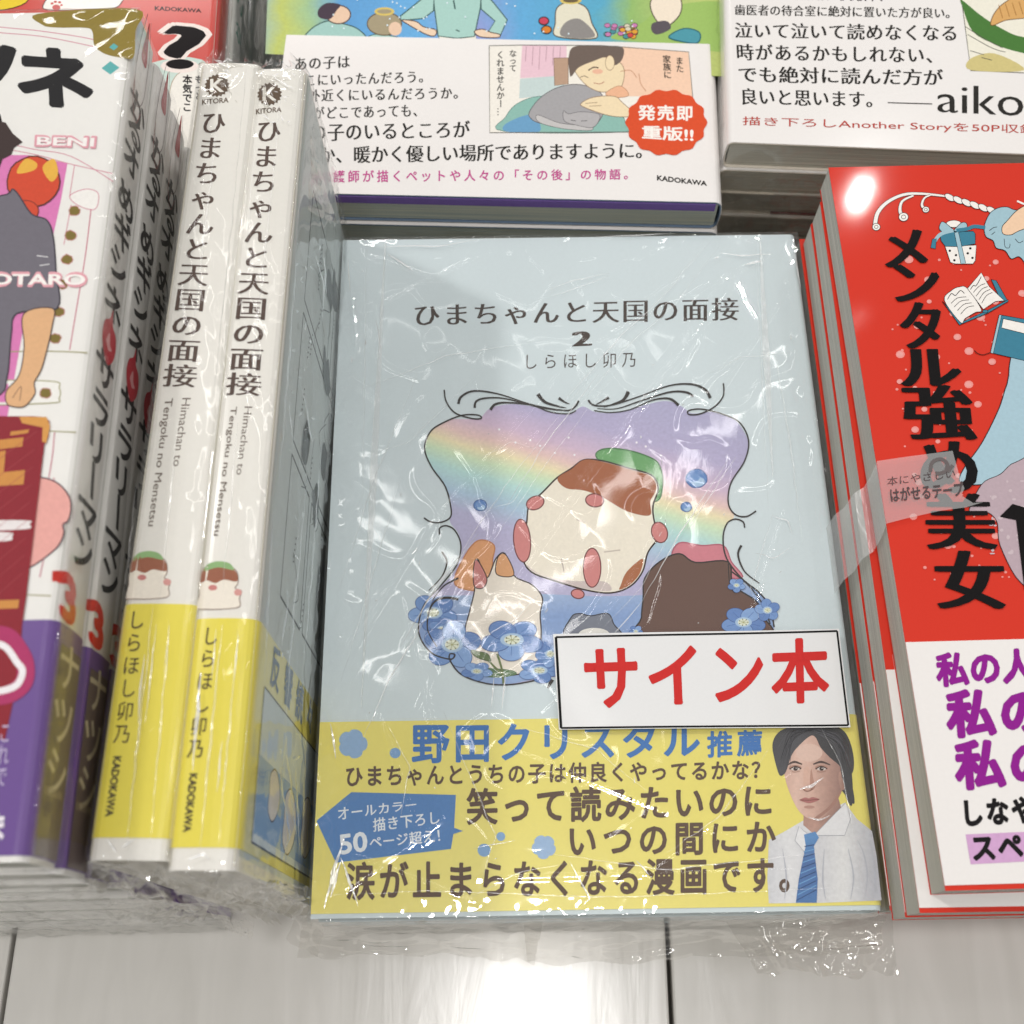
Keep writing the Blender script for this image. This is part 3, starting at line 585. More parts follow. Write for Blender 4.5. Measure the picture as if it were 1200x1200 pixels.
creases(C, 'top', root,
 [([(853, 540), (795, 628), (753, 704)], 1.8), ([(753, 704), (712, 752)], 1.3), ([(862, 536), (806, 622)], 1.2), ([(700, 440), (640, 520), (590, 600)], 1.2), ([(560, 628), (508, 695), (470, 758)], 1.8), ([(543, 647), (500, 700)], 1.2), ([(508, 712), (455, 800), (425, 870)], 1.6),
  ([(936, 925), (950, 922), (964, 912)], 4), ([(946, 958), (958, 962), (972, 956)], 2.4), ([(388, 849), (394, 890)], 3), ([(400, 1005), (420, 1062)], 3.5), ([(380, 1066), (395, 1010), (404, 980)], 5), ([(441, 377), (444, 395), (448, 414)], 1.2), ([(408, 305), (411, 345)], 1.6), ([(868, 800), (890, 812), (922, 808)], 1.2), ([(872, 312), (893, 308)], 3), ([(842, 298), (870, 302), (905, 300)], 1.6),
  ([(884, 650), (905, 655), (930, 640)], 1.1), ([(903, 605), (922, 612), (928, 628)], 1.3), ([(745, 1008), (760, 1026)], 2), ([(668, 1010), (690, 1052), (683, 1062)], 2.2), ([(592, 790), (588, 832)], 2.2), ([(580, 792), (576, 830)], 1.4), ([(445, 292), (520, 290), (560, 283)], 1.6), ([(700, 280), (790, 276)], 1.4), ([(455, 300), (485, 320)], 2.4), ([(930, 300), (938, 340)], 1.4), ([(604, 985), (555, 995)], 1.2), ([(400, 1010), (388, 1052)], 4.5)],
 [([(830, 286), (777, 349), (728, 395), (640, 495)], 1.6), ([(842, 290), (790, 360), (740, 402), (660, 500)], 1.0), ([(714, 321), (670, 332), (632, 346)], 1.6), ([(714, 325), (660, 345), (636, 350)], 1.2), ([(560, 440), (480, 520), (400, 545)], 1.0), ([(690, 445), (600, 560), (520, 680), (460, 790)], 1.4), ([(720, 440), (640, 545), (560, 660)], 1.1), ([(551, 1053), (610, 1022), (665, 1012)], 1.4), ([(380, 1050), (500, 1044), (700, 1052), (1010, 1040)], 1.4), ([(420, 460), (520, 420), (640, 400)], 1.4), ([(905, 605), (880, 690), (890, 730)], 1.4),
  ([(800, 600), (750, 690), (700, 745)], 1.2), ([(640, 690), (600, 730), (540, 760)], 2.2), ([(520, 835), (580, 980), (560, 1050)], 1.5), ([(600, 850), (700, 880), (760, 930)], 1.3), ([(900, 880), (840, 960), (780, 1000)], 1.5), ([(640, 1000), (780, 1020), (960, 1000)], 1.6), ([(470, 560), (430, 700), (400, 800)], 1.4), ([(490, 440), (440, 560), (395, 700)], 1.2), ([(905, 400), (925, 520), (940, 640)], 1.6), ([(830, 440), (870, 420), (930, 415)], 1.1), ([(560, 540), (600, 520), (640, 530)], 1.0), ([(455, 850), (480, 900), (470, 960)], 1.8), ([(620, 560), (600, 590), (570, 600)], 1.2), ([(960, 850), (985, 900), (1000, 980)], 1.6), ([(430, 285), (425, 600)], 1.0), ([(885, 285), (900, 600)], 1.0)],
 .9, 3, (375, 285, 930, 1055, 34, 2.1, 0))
creases(C, 'top', root, [], [([(395, 300), (390, 420), (384, 560)], 3), ([(452, 282), (440, 520), (424, 830)], 9), ([(890, 280), (905, 560)], 9)], .8, 4, None, .4)  # broad pale ribbons painted as soft reflection bands on the film
# crumpled ends of the wrapping at the foot of the book
flap(root, [(-3, -1.2, 9), (60, -1.2, 8), (58, -10, -6), (-6, -8, -4)], 120, 40, 1.5, 5, f=.10, stretch=(.55, 1.8)); flap(root, [(55, -1.2, 8), (150, -1.2, 10), (149, -10, 0), (56, -11, -6)], 160, 40, 1.5, 9, f=.10, stretch=(.55, 1.8))
flap(root, [(108, -2, 9), (151, -2, 11), (153, -16, 4), (116, -14, 3)], 100, 50, 2.2, 13, f=.11); flap(root, [(-4, 3, 9), (3, -2, 9), (0, -9, -1), (-8, -4, 2)], 14, 14, 1.2, 15)
names = ['directly under the top one', 'third from the top', 'fourth from the top', 'fifth from the top', 'lowest, resting on the shelf']
sh = [(.6, .4), (-.5, 1.3), (.4, .6), (-.3, 1.5), (.2, .9)]
zz = 0
for i in range(5):
    T = 12.8; zz += (14 if i == 0 else 0)
    B = Book(148, 210, T, Matrix.Translation((sh[i][0], sh[i][1]+1.2, -(T+.0)*(i+1)-1.2-.15*(i+1))) @ C.M)
    r2, c2, p2, b2 = book(B, 'comic_book', 'pale blue wrapped comic in the centre stack, '+names[i], 'comic book', PALE, PAGE, (YEL, HB), GRP)
    flap(r2, [(-2, -1, T-1), (150, -1, T-1), (149, -2.2-(i % 2), 0), (-1, -2.2, 0)], 70, 8, .6, 20+i, 'shrink_wrap', FILMS)
    flap(r2, [(149.4, 0, T-1), (149.4, 210, T-1), (149.8, 210, 0), (149.8, 0, 0)], 60, 6, .5, 30+i, 'shrink_wrap', FILMS)
# ================================================================== paper sign on the wrapped book
SLIP = paper('sign_paper', '#e2e2e2', .4, .5, .02, .02, 1500)
sz = C.M.translation.z+C.T+2.2
q = [un(655, 855, sz), un(997, 852, sz), un(982, 738, sz), un(648, 743, sz)]
cx = sum((p for p in q), Vector())/4
sg = thing('paper_sign', 'white paper card with red lettering and black border lying across the wrapped centre comic', 'sign', Matrix.Translation((cx.x, cx.y, sz)))
Vs = []; Fs = []; nx, ny = 24, 8
for j in range(ny+1):
    for i in range(nx+1):
        s_, t_ = i/nx, j/ny; p = q[0].lerp(q[1], s_).lerp(q[3].lerp(q[2], s_), t_)-cx; Vs.append((p.x, p.y, .25*math.sin(s_*5)+1.3*s_*s_*s_*t_))
k = nx+1
for j in range(ny):
    for i in range(nx): Fs.append((j*k+i, j*k+i+1, (j+1)*k+i+1, (j+1)*k+i))
o = mkobj('card', Vs, Fs, SLIP, sg); md = o.modifiers.new('thick', 'SOLIDIFY'); md.thickness = .00025; md.offset = -1
SB = Book(80, 27, .6, Matrix.Translation((cx.x, cx.y, sz)))
class SignArt(Art):
    def put(s, q_, dz=0):
        s_ = (q_[0]+40)/80; t_ = (q_[1]+13)/27; s_ = min(max(s_, 0), 1); return (q_[0], q_[1], .25*math.sin(s_*5)+1.3*s_*s_*s_*max(0, min(1, t_))+s.z+dz+.04)
    def loc(s, p): q_ = un(s.ox+p[0]*s.k, s.oy+p[1]*s.k, sz+.2); return (q_.x-cx.x, q_.y-cx.y)
a = SignArt(SB, base=.04)
bd = [(651.5, 746.5), (980, 740.5), (994.5, 849.5), (657.5, 853)]
for i in range(4):
    p, q2 = bd[i], bd[(i+1) % 4]; n_ = 24 if i % 2 == 0 else 8
    a.line([(p[0]+(q2[0]-p[0])*t/n_, p[1]+(q2[1]-p[1])*t/n_) for t in range(n_+1)], 2.2 if i != 3 else 3, '#111111', False)
a.done('border_print', o)
a = SignArt(SB, base=.05); a.cells('サイン本', [(678, 759), (973, 750), (975, 823), (682, 834)], 'bold', '#c9302e', gx=.86, gy=.98); a.done('red_lettering', o)
# ================================================================== two books standing fore-edge down, spines up
WHT = paper('white_cover', '#e9e6df', .36, .4, .03, .02, 900, .12); BACKC = paper('pale_grey_back', '#cfd6d4', .4, .3, .04)
YEL2 = paper('yellow_spine_band', '#e9da4e', .3, .5, .02, .01, 900, .1)
class BackBook: pass
def upright(uvBL, uvTL, zs, W, L, T):
    a_, b_ = un(*uvBL, zs), un(*uvTL, zs); ang = math.atan2(-(b_.x-a_.x), b_.y-a_.y)
    Bm = Matrix(((0, 0, -1, 0), (0, 1, 0, 0), (1, 0, 0, 0), (0, 0, 0, 1))); R = Matrix.Rotation(ang, 4, 'Z') @ Bm
    org = a_-(R @ Vector((W, 0, T))); return Book(W, L, T, Matrix.Translation(org) @ R)
U1 = upright((100, 1008), (234, 73), 150, 149, 210, 17.2); U2 = upright((193, 1020), (297, 84), 150, 149, 210, 14.6)
def upbook(U, lab, tq, aq, kq, rq, badge, kt, stand, bandtop, seed, gk):
    root, cv, pg, band = book(U, 'comic_book', lab, 'comic book', WHT, PAGE2, None, 'wrapped comics standing spine up', r=3.0, key=gk)
    yb = U.hit(*bandtop, 0, U.W).y
    band = mkobj('paper_band', *shell(U.W, 4.5, yb, U.T, .15, 3.0, out=.2), YEL2, root)
    a = Art(U, 'spine', .12); a.cells('ひまちゃんと天国の面接', tq, 'minb', '#54423a', True, gx=.86, gy=.9); a.done('title_lettering', cv)
    a = Art(U, 'spine', .12); (bx, by, br) = badge; n = 36
    a.poly([(bx+math.cos(i*math.pi*2/n)*br*(1.0 if i % 2 else .84), by+math.sin(i*math.pi*2/n)*br*.92*(1.0 if i % 2 else .84)) for i in range(n)], '#5d4a38', False)
    a.z += .05; a.string('K', [(bx-br*.5, by-br*.5), (bx+br*.5, by-br*.5), (bx+br*.5, by+br*.48), (bx-br*.5, by+br*.48)], 'bold', '#efece4')
    a.string('KITORA', kt, 'med', '#5d4a38'); a.done('publisher_mark', cv)
    a = Art(U, 'spine', .12); a.string('Himachan to', rq[0], 'reg', '#6b5c52'); a.string('Tengoku no Mensetsu', rq[1], 'reg', '#6b5c52'); a.done('small_title_lettering', cv)
    a = Art(U, 'spine', .32); a.cells('しらほし卯乃', aq, 'reg', '#4a3b22', True, gx=.84, gy=.84); a.string('KADOKAWA', kq, 'bold', '#3f3420'); a.done('band_lettering', band, INKG)
    # small cream shape with a brown cap
    a = Art(U, 'spine', .12, view=stand)
    a.poly([(0, 70), (8, 25), (45, 8), (100, 10), (135, 30), (140, 70), (130, 90), (152, 100), (145, 125), (135, 160), (-8, 160), (0, 110)], '#efe7da', line='#7a564a', lw=3)
    a.poly([(4, 66), (10, 27), (45, 10), (100, 12), (133, 32), (136, 66), (90, 60), (60, 72), (30, 62)], '#9a5e45'); a.poly([(18, 28), (30, 5), (70, -6), (110, 2), (125, 26), (70, 16)], '#8fb47a')
    a.ell((50, 88), 16, 10, '#c9807c'); a.ell((140, 105), 14, 12, '#d79a94'); a.done('spine_picture_print', cv)
    return root, cv, band
r1, c1, b1 = upbook(U1, 'wrapped white comic standing spine up, nearer the purple-banded stack', [(236, 129), (268, 131), (231, 457), (187, 455)], [(151, 714), (174, 714), (154, 874), (131, 874)], [(143, 887), (133, 957), (124, 957), (134, 887)],
   ([(224, 467), (212, 547), (203, 547), (214, 467)], [(203, 467), (182, 617), (171, 617), (191, 467)]), (254.5, 101, 15), [(237, 117), (268, 115), (268, 121), (237, 123)], (150, 648, .33), (178, 708), 1, 'a')
r2_, c2_, b2_ = upbook(U2, 'wrapped white comic standing spine up, its grey back cover facing the pale blue comic', [(300, 139), (332, 141), (307, 467), (261, 465)], [(238, 733), (260, 733), (240, 891), (217, 891)], [(232, 907), (224, 975), (215, 975), (223, 907)],
   ([(296, 477), (285, 557), (277, 557), (287, 477)], [(278, 477), (258, 628), (248, 628), (269, 477)]), (316, 111, 15), [(300, 128), (330, 126), (330, 132), (300, 134)], (233, 660, .33), (256, 725), 2, 'b')
# back cover prints of the right hand one: manga panels and a yellow band with a picture
a = Art(U2, 'back', .06)
def bl(x0, y0, x1, y1, w_, col='#4c504e'): a.line([(x0, y0), (x1, y1)], w_, col, False, True)
def bq(x0, y0, x1, y1, col): a.poly([(x0, y0), (x1, y0), (x1, y1), (x0, y1)], col, False, None, 1, True)
bq(30, 3, 147.2, 209, '#c9d1cf')
for (x0, y0, x1, y1) in ((34, 150, 82, 186), (88, 150, 128, 186), (34, 108, 60, 146), (64, 108, 128, 146), (34, 66, 96, 104), (100, 66, 128, 104)):
    for e in (((x0, y0), (x1, y0)), ((x1, y0), (x1, y1)), ((x1, y1), (x0, y1)), ((x0, y1), (x0, y0))): bl(*e[0], *e[1], .75, '#2f3332')
rnd = random.Random(4)
for i in range(80):
    x, y = rnd.uniform(36, 118), rnd.uniform(68, 184); c_ = rnd.choice(['#9aa09d', '#5f6463', '#3c403f'])
    if i % 4 == 0: a.poly([(x+rnd.uniform(3, 8)*math.cos(t*.9), y+rnd.uniform(3, 9)*math.sin(t*.9)) for t in range(7)], c_, True, None, 1, True)
    elif i % 4 == 1: a.line([(x, y), (x+rnd.uniform(-8, 8), y+4), (x+rnd.uniform(-8, 8), y+12)], .35, '#3e4241', True, True)
    else:
        for k_ in range(5): a.line([(x+k_*.3, y-k_*1.7), (x+1.2+k_*.3, y-k_*1.7-.6)], .5, '#4a4e4d', False, True)
a.done('back_cover_print', c2_)
BB = mkobj('paper_band', *shell(U2.W, 4.5, U2.hit(256, 725, 0, U2.W).y, U2.T, .15, 3.0, out=.2), YEL2, None); bpy.data.objects.remove(BB)
a = Art(U2, 'back', .30)
bq(34, 7, 138, 41, '#cdd9de'); bq(36, 9, 137, 26, '#86a9cf'); 
for e in (((34, 7), (138, 7)), ((138, 7), (138, 41)), ((138, 41), (34, 41)), ((34, 41), (34, 7))): bl(*e[0], *e[1], .5, '#33342e')
for i, ch in enumerate('反響続々'):
    x = 133-i*17; a.cells(ch, [(0, 0), (1, 0), (1, 1), (0, 1)], 'bold', '#5d6a78') if 0 else None
    vs, fs, sh_ = glyph(ch, 'bold')
    for j, (dx, dy) in enumerate(sh_): a.raw([(x-(vx+dx)*11, 44+(vy+dy)*11) for vx, vy in vs], fs, lin('#5c6f86'), True, j*.001)
for (x, y, r_) in ((118, 20, 6), (96, 17, 8), (70, 19, 8)): a.poly([(x+r_*math.cos(t*.7)*(1.2 if t % 3 else .9), y+r_*math.sin(t*.7)) for t in range(9)], '#e9dfcf', True, '#5b473c', .4, True)
a.done('band_picture_print', b2_, INKG)
a = Art(U1, 'back', .3); bq(110, 12, 143, 52, '#dcd9a5'); bl(143, 11, 143, 53, .8, '#22211c'); a.done('band_picture_print', b1, INKG)
def spinefilm(U, root, seed, ext=4):
    """wrapping over an upright book: over the spine, down both covers, puckered at head and foot"""
    W, L, T = U.W, U.L, U.T; dep = 120; V = []; A = []
    n1, n2, n3 = 46, 22, 46
    for i in range(n1): A.append(('b', dep*(1-i/n1)))
    for i in range(n2+1): A.append(('s', T*i/n2))
    for i in range(1, n3+1): A.append(('f', dep*i/n3))
    NB = 150
    for j in range(NB+1):
        y = -ext+(L+2*ext)*j/NB; out_ = max(0, -y, y-L)/ext; sq = 1-.45*out_**1.2
        for kd, q_ in A:
            n = noise.noise(Vector((q_*.12+seed*3, y*.03, 0)))*.7+max(0, ridged((q_, y, 0), seed, .07)-.6)*.9+noise.noise(Vector((q_*.6, y*.22, seed)))*.3*(1+3*out_)
            n += 1.5*max(0, 1-(L-y)/30)*noise.noise(Vector((q_*.35, y*.25, seed+4))) if y < L else 0
            h = .5+.45*abs(n)
            if kd == 's': t = q_/T; p = (W+h+.3*math.sin(math.pi*t)-out_*3+(n*1.2*out_), y, T/2+(q_-T/2)*sq)
            elif kd == 'b': p = (W-q_-.8*(1-out_), y, T/2-(T/2+h*(1+.06*min(q_, 30)*(1 if U is U2 else .3)))*sq)
            else: p = (W-q_-.8*(1-out_), y, T/2+(T/2+h*.8)*sq)
            V.append((p[0]+n*.8*out_*2, p[1]+n*out_*1.5, p[2]+n*out_*1.5))
    k = len(A); F = [(j*k+i, j*k+i+1, (j+1)*k+i+1, (j+1)*k+i) for j in range(NB) for i in range(k-1)]
    return mkobj('shrink_wrap', V, F, FILMS2, root, True)
FILMS2 = filmmat('spine_film', .06, .02, .9, 70, .16)
spinefilm(U1, r1, 1.3); spinefilm(U2, r2_, 2.6)
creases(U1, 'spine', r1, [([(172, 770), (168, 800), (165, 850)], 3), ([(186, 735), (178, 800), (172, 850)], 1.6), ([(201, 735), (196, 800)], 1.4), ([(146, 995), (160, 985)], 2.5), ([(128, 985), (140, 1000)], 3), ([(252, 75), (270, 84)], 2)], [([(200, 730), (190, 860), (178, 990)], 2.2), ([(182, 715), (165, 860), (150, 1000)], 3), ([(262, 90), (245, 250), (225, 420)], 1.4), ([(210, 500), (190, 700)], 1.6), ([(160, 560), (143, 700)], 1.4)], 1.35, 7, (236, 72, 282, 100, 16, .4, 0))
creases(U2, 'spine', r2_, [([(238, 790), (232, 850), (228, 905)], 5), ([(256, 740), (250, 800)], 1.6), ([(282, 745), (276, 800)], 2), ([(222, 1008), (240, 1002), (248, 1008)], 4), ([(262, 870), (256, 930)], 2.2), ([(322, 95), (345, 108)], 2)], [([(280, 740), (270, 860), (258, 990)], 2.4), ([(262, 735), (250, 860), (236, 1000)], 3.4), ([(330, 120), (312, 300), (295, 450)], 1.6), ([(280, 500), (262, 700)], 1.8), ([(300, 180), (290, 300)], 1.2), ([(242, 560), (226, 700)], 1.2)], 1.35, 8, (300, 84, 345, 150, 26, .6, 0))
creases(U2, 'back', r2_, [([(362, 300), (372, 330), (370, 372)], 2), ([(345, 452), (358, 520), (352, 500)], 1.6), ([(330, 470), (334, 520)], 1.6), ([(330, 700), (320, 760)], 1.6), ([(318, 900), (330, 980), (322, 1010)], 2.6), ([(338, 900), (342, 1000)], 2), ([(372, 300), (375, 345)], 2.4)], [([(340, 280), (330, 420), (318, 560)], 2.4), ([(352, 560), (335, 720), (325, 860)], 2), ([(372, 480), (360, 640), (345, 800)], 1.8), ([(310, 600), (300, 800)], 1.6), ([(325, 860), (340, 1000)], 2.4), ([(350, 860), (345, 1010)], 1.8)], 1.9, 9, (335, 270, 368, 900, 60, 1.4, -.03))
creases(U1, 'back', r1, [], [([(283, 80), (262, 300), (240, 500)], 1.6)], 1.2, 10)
# loose puckered ends
def uflap(U, root, ph, seed, n=40, m=20, amp=1.4):
    pts = [U.Mi @ un(*p[:2], p[2]) for p in ph]; flap(root, [tuple(p) for p in pts], n, m, amp, seed, f=.2)
uflap(U2, r2_, [(300, 85, 152), (345, 95, 150), (395, 262, 118), (335, 240, 148)], 41, 50, 40, 1.5)
uflap(U2, r2_, [(330, 85, 150), (352, 100, 148), (372, 170, 130), (345, 160, 148)], 43)
uflap(U1, r1, [(240, 66, 152), (285, 76, 151), (297, 110, 140), (284, 130, 150)], 45)
uflap(U1, r1, [(98, 1010, 149), (192, 1012, 149), (205, 1052, 120), (85, 1040, 120)], 47, 60, 24, 2.2)
uflap(U2, r2_, [(190, 1020, 149), (268, 1016, 149), (365, 1052, 90), (215, 1058, 120)], 49, 60, 24, 2.0)
uflap(U2, r2_, [(265, 1016, 146), (362, 1040, 70), (360, 1062, 50), (240, 1050, 110)], 51, 60, 20, 1.8)
uflap(U2, r2_, [(225, 1050, 110), (300, 1062, 80), (296, 1098, 60), (272, 1094, 60)], 53, 40, 24, .8)
uflap(U2, r2_, [(130, 1050, 100), (245, 1060, 90), (240, 1076, 60), (120, 1084, 40)], 55, 60, 20, 1.6)
# ================================================================== left stack
WL = paper('white_laminated', '#eceae6', .3, .5, .02, .01, 700, .1); PUR = paper('purple_band', '#6c4c93', .3, .5, .03, .01, 900, .12)
Lk = lying((-585, 1002), (-340, 14), 171, 148, 210, 16.5)   # placed again below from its right edge
def lying_right(uvBR, uvTR, z, W, L, T):
    a_, b_ = un(*uvBR, z), un(*uvTR, z); ang = math.atan2(-(b_.x-a_.x), b_.y-a_.y); R = Matrix.Rotation(ang, 4, 'Z')
    return Book(W, L, T, Matrix.Translation(Vector((a_.x, a_.y, z-T))-R @ Vector((W, 0, 0))) @ R)
Lk = lying_right((31, 1010), (161, 11), 171, 148, 210, 16.6)
GRL = 'wrapped white comics with purple bands in the left stack'
def left_spine(bk, cv, band, full=True):
    b = Lk
    ctr = [('か', 166, 143), ('る', 163, 167), ('オ', 160, 203), ('め', 152, 247), ('ギ', 147, 283), ('シ', 143, 323), ('ネ', 137, 367), ('サ', 125, 440), ('ラ', 121, 487), ('リ', 117, 530), ('ー', 110, 567), ('マ', 103, 610), ('ン', 97, 647)]
    a = Art(bk, 'spine', .12)
    def at(ch, y, zc, wz, hy, style, col, shear=-.35, rot=False):
        vs, fs, sh_ = glyph(ch, style)
        out = lambda x, yy: (y+(yy)*hy, zc-(x+shear*yy)*wz)
        for j, (dx, dy) in enumerate(sh_):
            P = []
            for vx, vy in vs:
                x, yy = vx-.5+dx, vy-.36+dy
                if ch == 'ー': x, yy = yy, -x
                P.append(out(-x*-1, yy))
            a.raw(P, fs, lin(col), True, j*.0012)
        a.z += .01
    for ch, u, v in ctr: at(ch, b.hit(u, v, 0, b.W).y, 8.3, 13, 9.8, 'bold', '#1c1a1c', -.12)
    yh = b.hit(130, 400, 0, b.W).y
    a.poly([(yh+7.5, 8.5), (yh+4.5, 9.6), (yh+2.5, 12.2), (yh-1, 13), (yh-4.5, 11.6), (yh-7, 8.3), (yh-4.5, 4.8), (yh-1, 3.6), (yh+2.2, 4.6), (yh+3.6, 7.4)], '#c8283a', True, None, 1, True); a.poly([(yh+1, 8.8), (yh-1.6, 10.4), (yh-2.6, 9.6), (yh-3.4, 8.3), (yh-2.4, 6.2), (yh-1.6, 7.8)], '#e9a7a9', True, None, 1, True)
    at('3', b.hit(88, 702, 0, b.W).y-1, 8.3, 17, 13, 'black', '#d9392c', -.2)
    yt = b.hit(178, 60, 0, b.W).y; a.poly([(yt+5, 8), (yt-2, 9.5), (yt-9, 10.5), (yt-9, 6.5), (yt-2, 7)], '#b8474a', True, None, 1, True)
    a.line([(yt+6, 10), (yt-6, 12.5), (yt-18, 13), (yt-24, 10), (yt-20, 6), (yt-12, 5), (yt-4, 5), (yt+6, 7)], .25, '#5a3a3a', True, True)
    a.line([(yt-17, 13), (yt-25, 12.5), (yt-29, 9), (yt-24, 6.5)], .3, '#8b3a3a', True, True)
    a.done('spine_lettering', cv)
    a = Art(bk, 'spine', .34)
    y0 = 1.5; y1 = b.hit(58, 735, 0, b.W).y
    a.poly([(1.5, 2.4), (y1-1.5, 2.4), (y1-1.5, 14.2), (1.5, 14.2)], '#6f5f5c', False, None, 1, True)
    for ch, u, v in (('ナ', 82, 787), ('ツ', 72, 847), ('シ', 60, 905)): at(ch, b.hit(u, v, 0, b.W).y, 8.3, 12, 11, 'med', '#cfc2a6', -.15)
    for i, ch in enumerate('KADOKAWA'): at(ch, 14, 12.5-i*1.15, 1.6, 2.2, 'bold', '#a9997f', 0)
    a.done('band_lettering', band, INKG)
lab = ['top one, cover showing', 'second from the top', 'third from the top', 'fourth from the top', 'fifth from the top', 'sixth from the top', 'seventh from the top', 'eighth from the top', 'ninth from the top', 'lowest on the shelf']
hb = Lk.hit(27, 727, 2, Lk.T).y
for i in range(10):
    dz = 17.1*i; jx = [0, .4, -.3, .8, .2, -.5, .6, 0, .5, 1][i]; jy = [0, -.5, -.8, -.2, -1, -.4, -.8, -.3, -.9, -.5][i]
    B = Book(148, 210, 16.6, Matrix.Translation((jx, jy, -dz)) @ Lk.M)
    rr, cc_, pp, bb_ = book(B, 'comic_book', 'wrapped white comic with purple band in the left stack, '+lab[i], 'comic book', WL, PAGE, (PUR, hb), GRL, r=2.6)
    if i < 3:
        if i == 0:
            rootL, cvL, bandL = rr, cc_, bb_; left_spine(B, cc_, bb_); sp = [o for o in rr.children_recursive if o.name.startswith(('spine_lettering',))][0], [o for o in rr.children_recursive if o.name.startswith('band_lettering')][0]
        else:
            for s_, par in zip(sp, (cc_, bb_)): o = s_.copy(); COL.objects.link(o); o.parent = par
        flap(rr, [(148.8, 0, 16.8), (148.8, 210, 16.8), (149, 210, 0), (149, 0, 0)], 120, 8, .14, 60+i, 'shrink_wrap', FILMS)
    flap(rr, [(40, -1, 16), (150, -1, 16), (149, -3, -1), (40, -3, -1)], 90, 10, .9, 70+i, 'shrink_wrap_end', FILMS)
# cover art of the top one
a = Art(Lk, base=.06)
a.cells('ネ', [(20, 54), (114, 60), (108, 131), (14, 125)], 'black', '#131115', shear=-.12); a.cells('ツ', [(-75, 42), (29, 48), (24, 122), (-82, 116)], 'black', '#131115', shear=-.1)
a.cells('の', [(-60, 118), (9, 120), (3, 170), (-66, 168)], 'black', '#131115'); a.done('title_lettering', cvL)
a = Art(Lk, base=.05, view=(0, 0, 1/3)); PK = '#d08a9c'
a.line([(-300, 60), (0, 95), (150, 110), (330, 140), (340, 170)], 3, PK); a.line([(-300, 90), (0, 115), (160, 130), (335, 165)], 3, PK)
a.poly([(135, 48), (480, 32), (476, 110), (470, 200), (430, 203), (370, 190), (332, 160), (325, 112), (300, 98), (200, 97), (150, 88)], '#8f7c33'); a.poly([(388, 215), (420, 238), (388, 262), (357, 240)], '#5fb0b0', False); a.poly([(400, 152), (416, 164), (400, 177), (384, 166)], '#5fb0b0', False)
a.line([(-200, 470), (0, 500), (120, 525), (250, 550), (398, 638)], 3, PK); a.line([(-200, 500), (0, 522), (130, 545), (240, 575), (395, 610)], 3, PK)
a.poly([(-300, 600), (-100, 545), (100, 545), (237, 575), (215, 700), (180, 860), (140, 1000), (90, 1110), (20, 1500), (-300, 1500)], '#da7cb6', False)
a.line([(262, 580), (245, 690)], 3, PK); a.poly([(245, 690), (300, 665), (345, 680), (335, 735), (280, 725)], '#efece8', line=PK, lw=3); a.line([(320, 735), (300, 900), (270, 1080), (245, 1230)], 3.5, '#c3607c'); a.line([(250, 720), (225, 860)], 3, PK)
for (x, y) in ((262, 742), (248, 828), (236, 912), (220, 1000), (207, 1096), (195, 1190)): a.ell((x, y), 20, 17, '#7d6c2f', line='#c58c86', lw=3, wob=.2, seed=x)
a.done('cover_pattern_print', cvL)
a = Art(Lk, base=.75, view=(0, 0, 1/3))
a.ell((118, 640), 92, 88, '#d1492b', line='#5a2b22', lw=5, wob=.05); a.poly([(60, 610), (90, 560), (130, 575), (120, 600)], '#e6b245'); a.poly([(150, 590), (190, 560), (205, 610), (180, 640)], '#e6b245'); a.ell((92, 742), 44, 36, '#d1492b', line='#8a3222', lw=4)
a.poly([(-300, 700), (0, 690), (50, 668), (110, 752), (165, 775), (188, 835), (198, 960), (202, 1085), (62, 1102), (40, 1180), (25, 1330), (-20, 1400), (-300, 1500)], '#706c76', line='#3a3440', lw=5)
a.poly([(-200, 430), (-40, 420), (20, 432), (45, 470), (80, 500), (50, 520), (40, 545), (10, 560), (-5, 600), (-200, 640)], '#3a2a28', False)
a.poly([(84, 1105), (185, 1085), (184, 1150), (150, 1290), (122, 1345), (124, 1385), (90, 1428), (55, 1432), (25, 1420), (24, 1375), (68, 1320), (86, 1220)], '#dfb083', line='#4a3a38', lw=4); a.line([(45, 1400), (75, 1360), (70, 1410)], 3, '#8d6a52')
a.line([(130, 900), (170, 905)], 3, '#e4e2e4'); a.line([(140, 935), (175, 930)], 3, '#e4e2e4'); a.done('figure_print', cvL)
a = Art(Lk, base=1.0, view=(0, 0, 1/3))
a.string('BENI', [(128, 478), (338, 482), (334, 522), (126, 516)], 'black', '#dfa0ac'); a.z += .05; a.string('BENI', [(133, 483), (332, 487), (329, 517), (131, 511)], 'med', '#f3efec')
a.z = 1.0; a.string('KOTARO', [(-95, 958), (306, 960), (304, 1010), (-98, 1008)], 'black', '#e3a3ae'); a.z += .05; a.string('KOTARO', [(-88, 965), (300, 967), (298, 1003), (-90, 1001)], 'bold', '#f6f2ee'); a.done('name_lettering', cvL)
a = Art(Lk, base=.30, view=(0, 300, 1/3))
a.line([(-100, 340), (150, 335), (308, 340)], 4, '#a39d72'); a.poly([(-200, 445), (170, 440), (208, 465), (208, 500), (170, 518), (-200, 520)], '#f0eee9', line='#a39d72', lw=4); a.poly([(-200, 450), (30, 450), (30, 515), (-200, 515)], '#da7cb6', False); a.ell((160, 482), 20, 18, '#7d6c2f', line='#c58c86', lw=3, wob=.2, seed=5)
a.line([(150, 615), (268, 620)], 4, '#a39d72'); a.line([(192, 620), (185, 700), (172, 780)], 3.5, '#c3607c'); a.line([(190, 780), (165, 1000), (140, 1130)], 3.5, '#c3607c'); a.line([(60, 1190), (180, 1195)], 4, '#a39d72')
